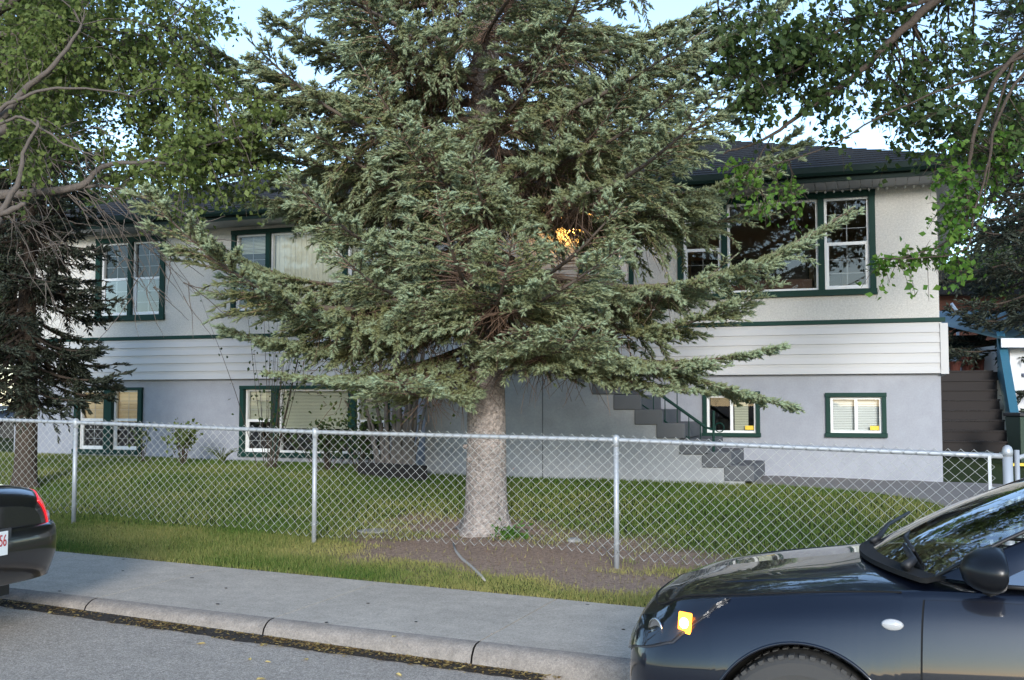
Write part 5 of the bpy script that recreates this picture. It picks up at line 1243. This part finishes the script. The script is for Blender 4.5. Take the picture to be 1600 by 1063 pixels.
#          x     ztop  wcrest zcrest wmax  zmax  wsill zsill
TAB1 = [(0.075, .62, .36, .58, .44, .48, .38, .34), (.10, .715, .44, .66, .565, .50, .50, .27), (.145, .775, .52, .715, .665, .52, .60, .23), (.22, .820, .585, .735, .745, .54, .68, .205),
        (.34, .858, .635, .812, .800, .56, .745, .20), (.54, .900, .690, .850, .838, .58, .79, .20), (.86, .955, .735, .895, .858, .60, .82, .20), (1.10, .992, .755, .925, .862, .60, .82, .20), (1.35, 1.0, .775, .955, .864, .60, .825, .20),
        (2.2, 1.0, .79, .985, .865, .60, .825, .20), (3.4, 1.0, .79, 1.0, .862, .62, .82, .21), (3.9, .99, .74, .98, .84, .64, .79, .24), (4.12, .96, .66, .94, .79, .66, .72, .28), (4.22, .93, .58, .90, .70, .66, .63, .32), (4.26, .90, .52, .86, .62, .64, .55, .36)]
def build_car1():
    u0, vn, half = -1.37, 4.30, .865
    o = rd(u0, vn + half, float(road_z(.5, 4.8)))
    car = empty('parked_car', o, 'dark navy car at the lower right with its amber turn signal lit', 'car', rz=-RD); car['group'] = 'cars parked along the kerb'
    sl = (float(road_z(3.0, 5)) - float(road_z(-1.0, 5))) / 4.0; car.rotation_euler = (0, -math.atan(sl), -RD)
    car.location.z = float(road_z(u0, 5.0)) + .02
    B = Body(TAB1, [.86, 3.45], .365); B.wz = .36; L = 4.26
    B.shell(L).build('body', 'paint', car, smooth=True)
    for c in B.arches:
        arch_liner(car, B, c)
        for sg in (-1, 1): wheel(car, c, sg * .75, sg, .338)
    b = MB(); b.box(.25, 4.0, -.66, .66, .17, .26); b.build('underbody', 'gap', car)
    # hood: shut line and panel
    b = MB()
    for sg in (-1, 1):
        P = [B.pt(x, q, sg, .0015) for x, q in [(.135, .0), (.15, .3), (.175, .55), (.23, .78), (.36, .88), (.6, .93), (.9, .93), (1.12, .96), (1.22, 1.0)]]; b.tube(crom(P, 6), .0042, 5)
    b.build('hood_gap', 'gap', car)
    for sg in (-1, 1):                                              # soft crease along the hood
        b = MB(); P = [B.pt(x, q, sg, -.009) for x, q in [(.2, .45), (.5, .5), (.9, .56), (1.05, .6)]]; b.tube(crom(P, 6), .012, 8); b.build('hood_crease', 'paint', car, smooth=True)
    for sg in (-1, 1):
        # headlamp: dark housing, reflector bowls, bulb and clear lens
        sk = lambda h: (.03 * h, -.10 * h ** 2)
        B.patch(.11, .56, 1.02, 1.36, sg, .003, 16, 10, skew=lambda h: (.05 * (1 - h) - .02 * h, -.22 * h ** 1.2)).build('headlight', 'lampgrey', car, smooth=True)
        hl = bpy.context.scene.objects[-1] if False else None
        c = B.pt(.25, 1.22, sg, .006); n = Vector((-.62, sg * .78, .05)).normalized(); q = n.to_track_quat('Z', 'Y').to_matrix().to_4x4(); mt = Matrix.Translation(c) @ q
        b = MB(); b.lathe([(.040, 0), (.048, .005), (.042, .008), (.026, .004), (.012, .001)], (0, 0, 0), 18); b.v = [tuple(mt @ Vector(p)) for p in b.v]; b.build('reflector_bowl', 'reflector', car, smooth=True)
        c2 = B.pt(.385, 1.24, sg, .008); n2 = Vector((-.4, sg * .9, .1)).normalized(); mt = Matrix.Translation(c2) @ n2.to_track_quat('Z', 'Y').to_matrix().to_4x4()
        lit = 'amber' if sg < 0 else 'amber'
        b = MB(); b.box(-.033, .033, -.044, .044, -.004, .008); b.v = [tuple(mt @ Vector(p)) for p in b.v]; b.build('turn_signal', lit, car, bevel=.006)
        b = MB(); b.lathe([(.004, .008), (.022, .0085), (.018, .014), (.004, .018)], (0, 0, 0), 12); b.v = [tuple(mt @ Vector(p)) for p in b.v]; b.build('turn_signal_bulb', 'ambercore', car, smooth=True)
        B.patch(.115, .555, 1.03, 1.35, sg, .014, 16, 10, skew=lambda h: (.05 * (1 - h) - .02 * h, -.22 * h ** 1.2)).build('headlight_lens', 'lens', car, smooth=True)
        # door, shut line, handle, moulding, repeater
        gp = B.patch(1.300, 2.36, 1.06, 1.955, sg, .0010, 22, 18, skew=lambda h: (-.01 + .05 * (h - .4) ** 2, 0)); gp.build('door_gap', 'gap', car, smooth=True)
        B.patch(1.307, 2.353, 1.065, 1.95, sg, .0045, 22, 18, skew=lambda h: (-.01 + .05 * (h - .4) ** 2, 0)).build('door', 'paint', car, smooth=True)
        gp = B.patch(2.365, 3.25, 1.06, 1.955, sg, .0010, 18, 14, skew=lambda h: (0, -.30 * max(0, h - .45))); gp.build('door_gap', 'gap', car, smooth=True)
        B.patch(2.372, 3.243, 1.065, 1.95, sg, .0045, 18, 14, skew=lambda h: (0, -.30 * max(0, h - .45))).build('door', 'paint', car, smooth=True)
        for x in (2.12, 3.0):
            p = B.pt(x, 1.25, sg, .03); b = MB(); b.tube([p + [-.1, -sg * .025, 0], p + [-.08, 0, 0], p + [.08, 0, .004], p + [.1, -sg * .025, .004]], .012, 7); b.build('door_handle', 'paint', car, smooth=True)
        p = B.pt(1.19, 1.40, sg, .004); b = MB(); bm_ = Matrix.Translation(p) @ Matrix.Rotation(R(90), 4, 'X'); b.lathe([(.004, .010), (.03, .006), (.036, 0), (.03, -.006)], (0, 0, 0), 18)
        b.v = [tuple(bm_ @ Vector((q[0] * 1.15, q[1] * .62, q[2]))) for q in b.v]; b.build('side_repeater', 'clearlens', car, smooth=True)
        mirror(car, 1.53, sg * .80, 1.0, sg, 'paint')
        B.patch(4.02, 4.22, .9, 1.45, sg, .006, 8, 8).build('taillight', 'redlens', car, smooth=True)
        # arch lip
        b = MB(); b.tube([B.pt(c_ , 2, sg, .0) for c_ in [.86 + .363 * math.cos(a) for a in np.linspace(.02, 3.12, 40)]], .007, 6); b.build('arch_lip', 'paint', car, smooth=True)
    b = MB(); P = []
    for x, q0 in ((1.06, .0),): pass
    G = [[np.array([1.04 + .27 * (k ** 2) + d, .74 * k, 1.0 + .012 * (1 - k * k) + (.012 if d > .03 else 0)]) for d in (-.02, .0, .04, .07)] for k in np.linspace(-1, 1, 25)]
    plate_thick(G, np.array([0, 0, -.02])).build('cowl', 'gap', car, smooth=True)
    b = MB(); w0 = np.array([1.28, -.62, 1.045]); b.tube([w0 + [-.05, -.03, -.02], w0 + [-.02, .02, .0], w0 + [-.06, .3, .02], w0 + [-.03, .56, .05]], [.022, .016, .011, .008], 7)
    b.tube([w0 + [-.02, .05, .035], w0 + [-.06, .35, .05], w0 + [-.02, .62, .075]], .008, 5)
    w0 = np.array([1.10, .02, 1.05]); b.tube([w0 + [-.03, -.0, -.02], w0 + [-.0, .02, .0], w0 + [.03, .3, .03], w0 + [.12, .55, .07]], [.018, .014, .01, .008], 7); b.build('wiper', 'plastic', car, smooth=True)
    b = MB(); b.box(.06, .10, -.40, .40, .44, .54); b.build('grille', 'plastic', car, bevel=.01)
    b = MB(); b.box(.065, .11, -.36, .36, .355, .42); b.build('air_intake', 'gap', car, bevel=.01)
    cabin(car, dict(wb=(1.08, 1.34), wt=(1.98, 2.14), rt=(3.55, 3.45), rb=(4.08, 3.95), yb=.735, yt=.575, zb=1.005, zt=1.45, zr=1.02, bp=(2.36, 2.50), cp=(3.45, 3.30)), 'paint')
    return car
build_car1()
TAB2 = [(0.00, .60, .36, .56, .44, .48, .38, .34), (.03, .675, .44, .62, .575, .50, .50, .27), (.10, .745, .54, .69, .69, .52, .62, .22), (.28, .825, .635, .785, .805, .56, .745, .20), (.86, .93, .73, .885, .862, .60, .82, .20), (1.2, .96, .76, .92, .87, .60, .825, .20),
        (2.2, .96, .78, .93, .872, .60, .83, .20), (3.5, .97, .77, .94, .87, .62, .82, .21), (3.95, .955, .745, .92, .865, .63, .82, .23), (4.22, .945, .71, .905, .845, .63, .78, .26), (4.36, .932, .665, .89, .80, .62, .72, .29), (4.44, .905, .61, .86, .74, .61, .66, .31), (4.49, .86, .56, .82, .67, .60, .60, .33), (4.51, .82, .52, .78, .61, .59, .54, .35)]
def build_car2(name, origin, rz, label, simple=False):
    car = empty('parked_car', origin, label, 'car', 'cars parked along the kerb' if not simple else None, rz=rz)
    B = Body(TAB2, [.90, 3.64], .345); B.wz = .315; L = 4.51
    B.shell(L).build('body', 'paintblack', car, smooth=True)
    for c in B.arches:
        arch_liner(car, B, c)
        for sg in (-1, 1): wheel(car, c, sg * .745, sg, .305)
    b = MB(); b.box(.25, 4.2, -.66, .66, .17, .28); b.build('underbody', 'plastic', car)
    cabin(car, dict(wb=(1.15, 1.36), wt=(1.92, 2.06), rt=(3.05, 2.95), rb=(3.80, 3.66), yb=.735, yt=.56, zb=.965, zt=1.43, zr=.965, bp=(2.40, 2.46), cp=(3.25, 2.98)), 'paintblack')
    for sg in (-1, 1):
        B.patch(.05, .38, 1.05, 1.4, sg, .006, 10, 8).build('headlight', 'clearlens', car, smooth=True)
        tl = B.patch(4.30, 4.475, 1.03, 1.60, sg, .010, 12, 12, skew=lambda h: (.085 * math.sin(h * 3.1) * .3 + .06 * (1 - h) * 0 + .05 * h, .004)); tl = tl.build('taillight', 'redlens', car, smooth=True)
        c = B.pt(4.435, 1.36, sg, .012); n = Vector((.75, sg * .65, .1)).normalized(); mt = Matrix.Translation(c) @ n.to_track_quat('Z', 'Y').to_matrix().to_4x4()
        b = MB(); b.lathe([(.034, -.004), (.034, .003), (.02, .010), (.004, .012)], (0, 0, 0), 16); b.v = [tuple(mt @ Vector((p[0] * .75, p[1] * 1.1, p[2]))) for p in b.v]; o = b.build('reversing_lamp', 'clearlens', car, smooth=True); o.parent = tl; 
        B.patch(1.33, 2.35, 1.06, 1.95, sg, .004, 16, 12).build('door', 'paintblack', car, smooth=True); B.patch(2.362, 3.18, 1.06, 1.95, sg, .004, 14, 12, skew=lambda h: (0, -.25 * max(0, h - .45))).build('door', 'paintblack', car, smooth=True)
        mirror(car, 1.62, sg * .80, .965, sg, 'paintblack')
        # bumper standing proud of the tail
    b = MB(); G = []
    for k in np.linspace(-1, 1, 41):
        row = []
        for z, d in ((.66, -.01), (.672, .028), (.645, .052), (.58, .065), (.48, .062), (.40, .045), (.315, .01), (.30, -.03)):
            a = abs(k); th = a ** 2.2; y = .845 * math.sin(min(a, 1) * math.pi / 2) ** .9 * math.copysign(1, k); x = 4.50 + d - .36 * (1 - math.cos(a ** 2.6 * math.pi / 2)) - .30 * max(0, a - .88) / .12
            row.append((x, y * (1 - (.02 if z < .42 else 0)), z))
        G.append(row)
    b.grid(G); b.build('rear_bumper', 'paintblack', car, smooth=True)
    b = MB(); G = [[(4.565 - .012 * abs(y) * 2 + dx, y, z) for z in (.50, .68)] for y, dx in [(t_, 0) for t_ in np.linspace(-.19, .26, 9)]]; plate_thick(G, np.array([-.012, 0, 0])).build('plate_recess', 'lampgrey', car)
    b = MB(); b.box(4.572, 4.577, -.092, .212, .515, .667); pl = b.build('license_plate', 'plate', car, bevel=.002)
    def txt(s, size, y, z, m):
        cu = bpy.data.curves.new('t', 'FONT'); cu.body = s; cu.size = size; cu.extrude = .0008; cu.align_x = 'RIGHT'; cu.align_y = 'BOTTOM'
        to = bpy.data.objects.new('t', cu); COL.objects.link(to); dg = bpy.context.evaluated_depsgraph_get(); me = bpy.data.meshes.new_from_object(to.evaluated_get(dg)); bpy.data.objects.remove(to)
        me.materials.clear(); me.materials.append(M[m]); o = bpy.data.objects.new('plate_digits', me); COL.objects.link(o); o.parent = pl; o.location = (4.5785, y, z); o.rotation_euler = (R(90), 0, R(90)); return o
    if not simple: o = txt('556', .105, .198, .553, 'platered'); o.scale = (.62, 1, 1)
    b = MB(); b.box(4.40, 4.452, -.17, .17, .905, .925); b.build('brake_light', 'redlens', car, bevel=.006)
    return car
vc = 5.90 - .885; ur = -5.60
# its nose points left along the kerb, so the rear bumper is the end nearest the viewer's right
TH = R(5.0); piv = rd(ur - .1, 5.86)
org = piv + np.array([math.cos(-RD + TH), math.sin(-RD + TH), 0]) * -4.465 - np.array([-math.sin(-RD + TH), math.cos(-RD + TH), 0]) * .845; org[2] = float(road_z(ur - 1.0, 5.8))
build_car2('sedan', org, -RD + TH, 'black sedan at the left edge seen from behind with its red taillight')
pf = at(-8, 700, 29.0); build_car2('sedan', (pf[0], pf[1], .55), R(15), 'distant dark car beyond the lawn at the far left', simple=True)
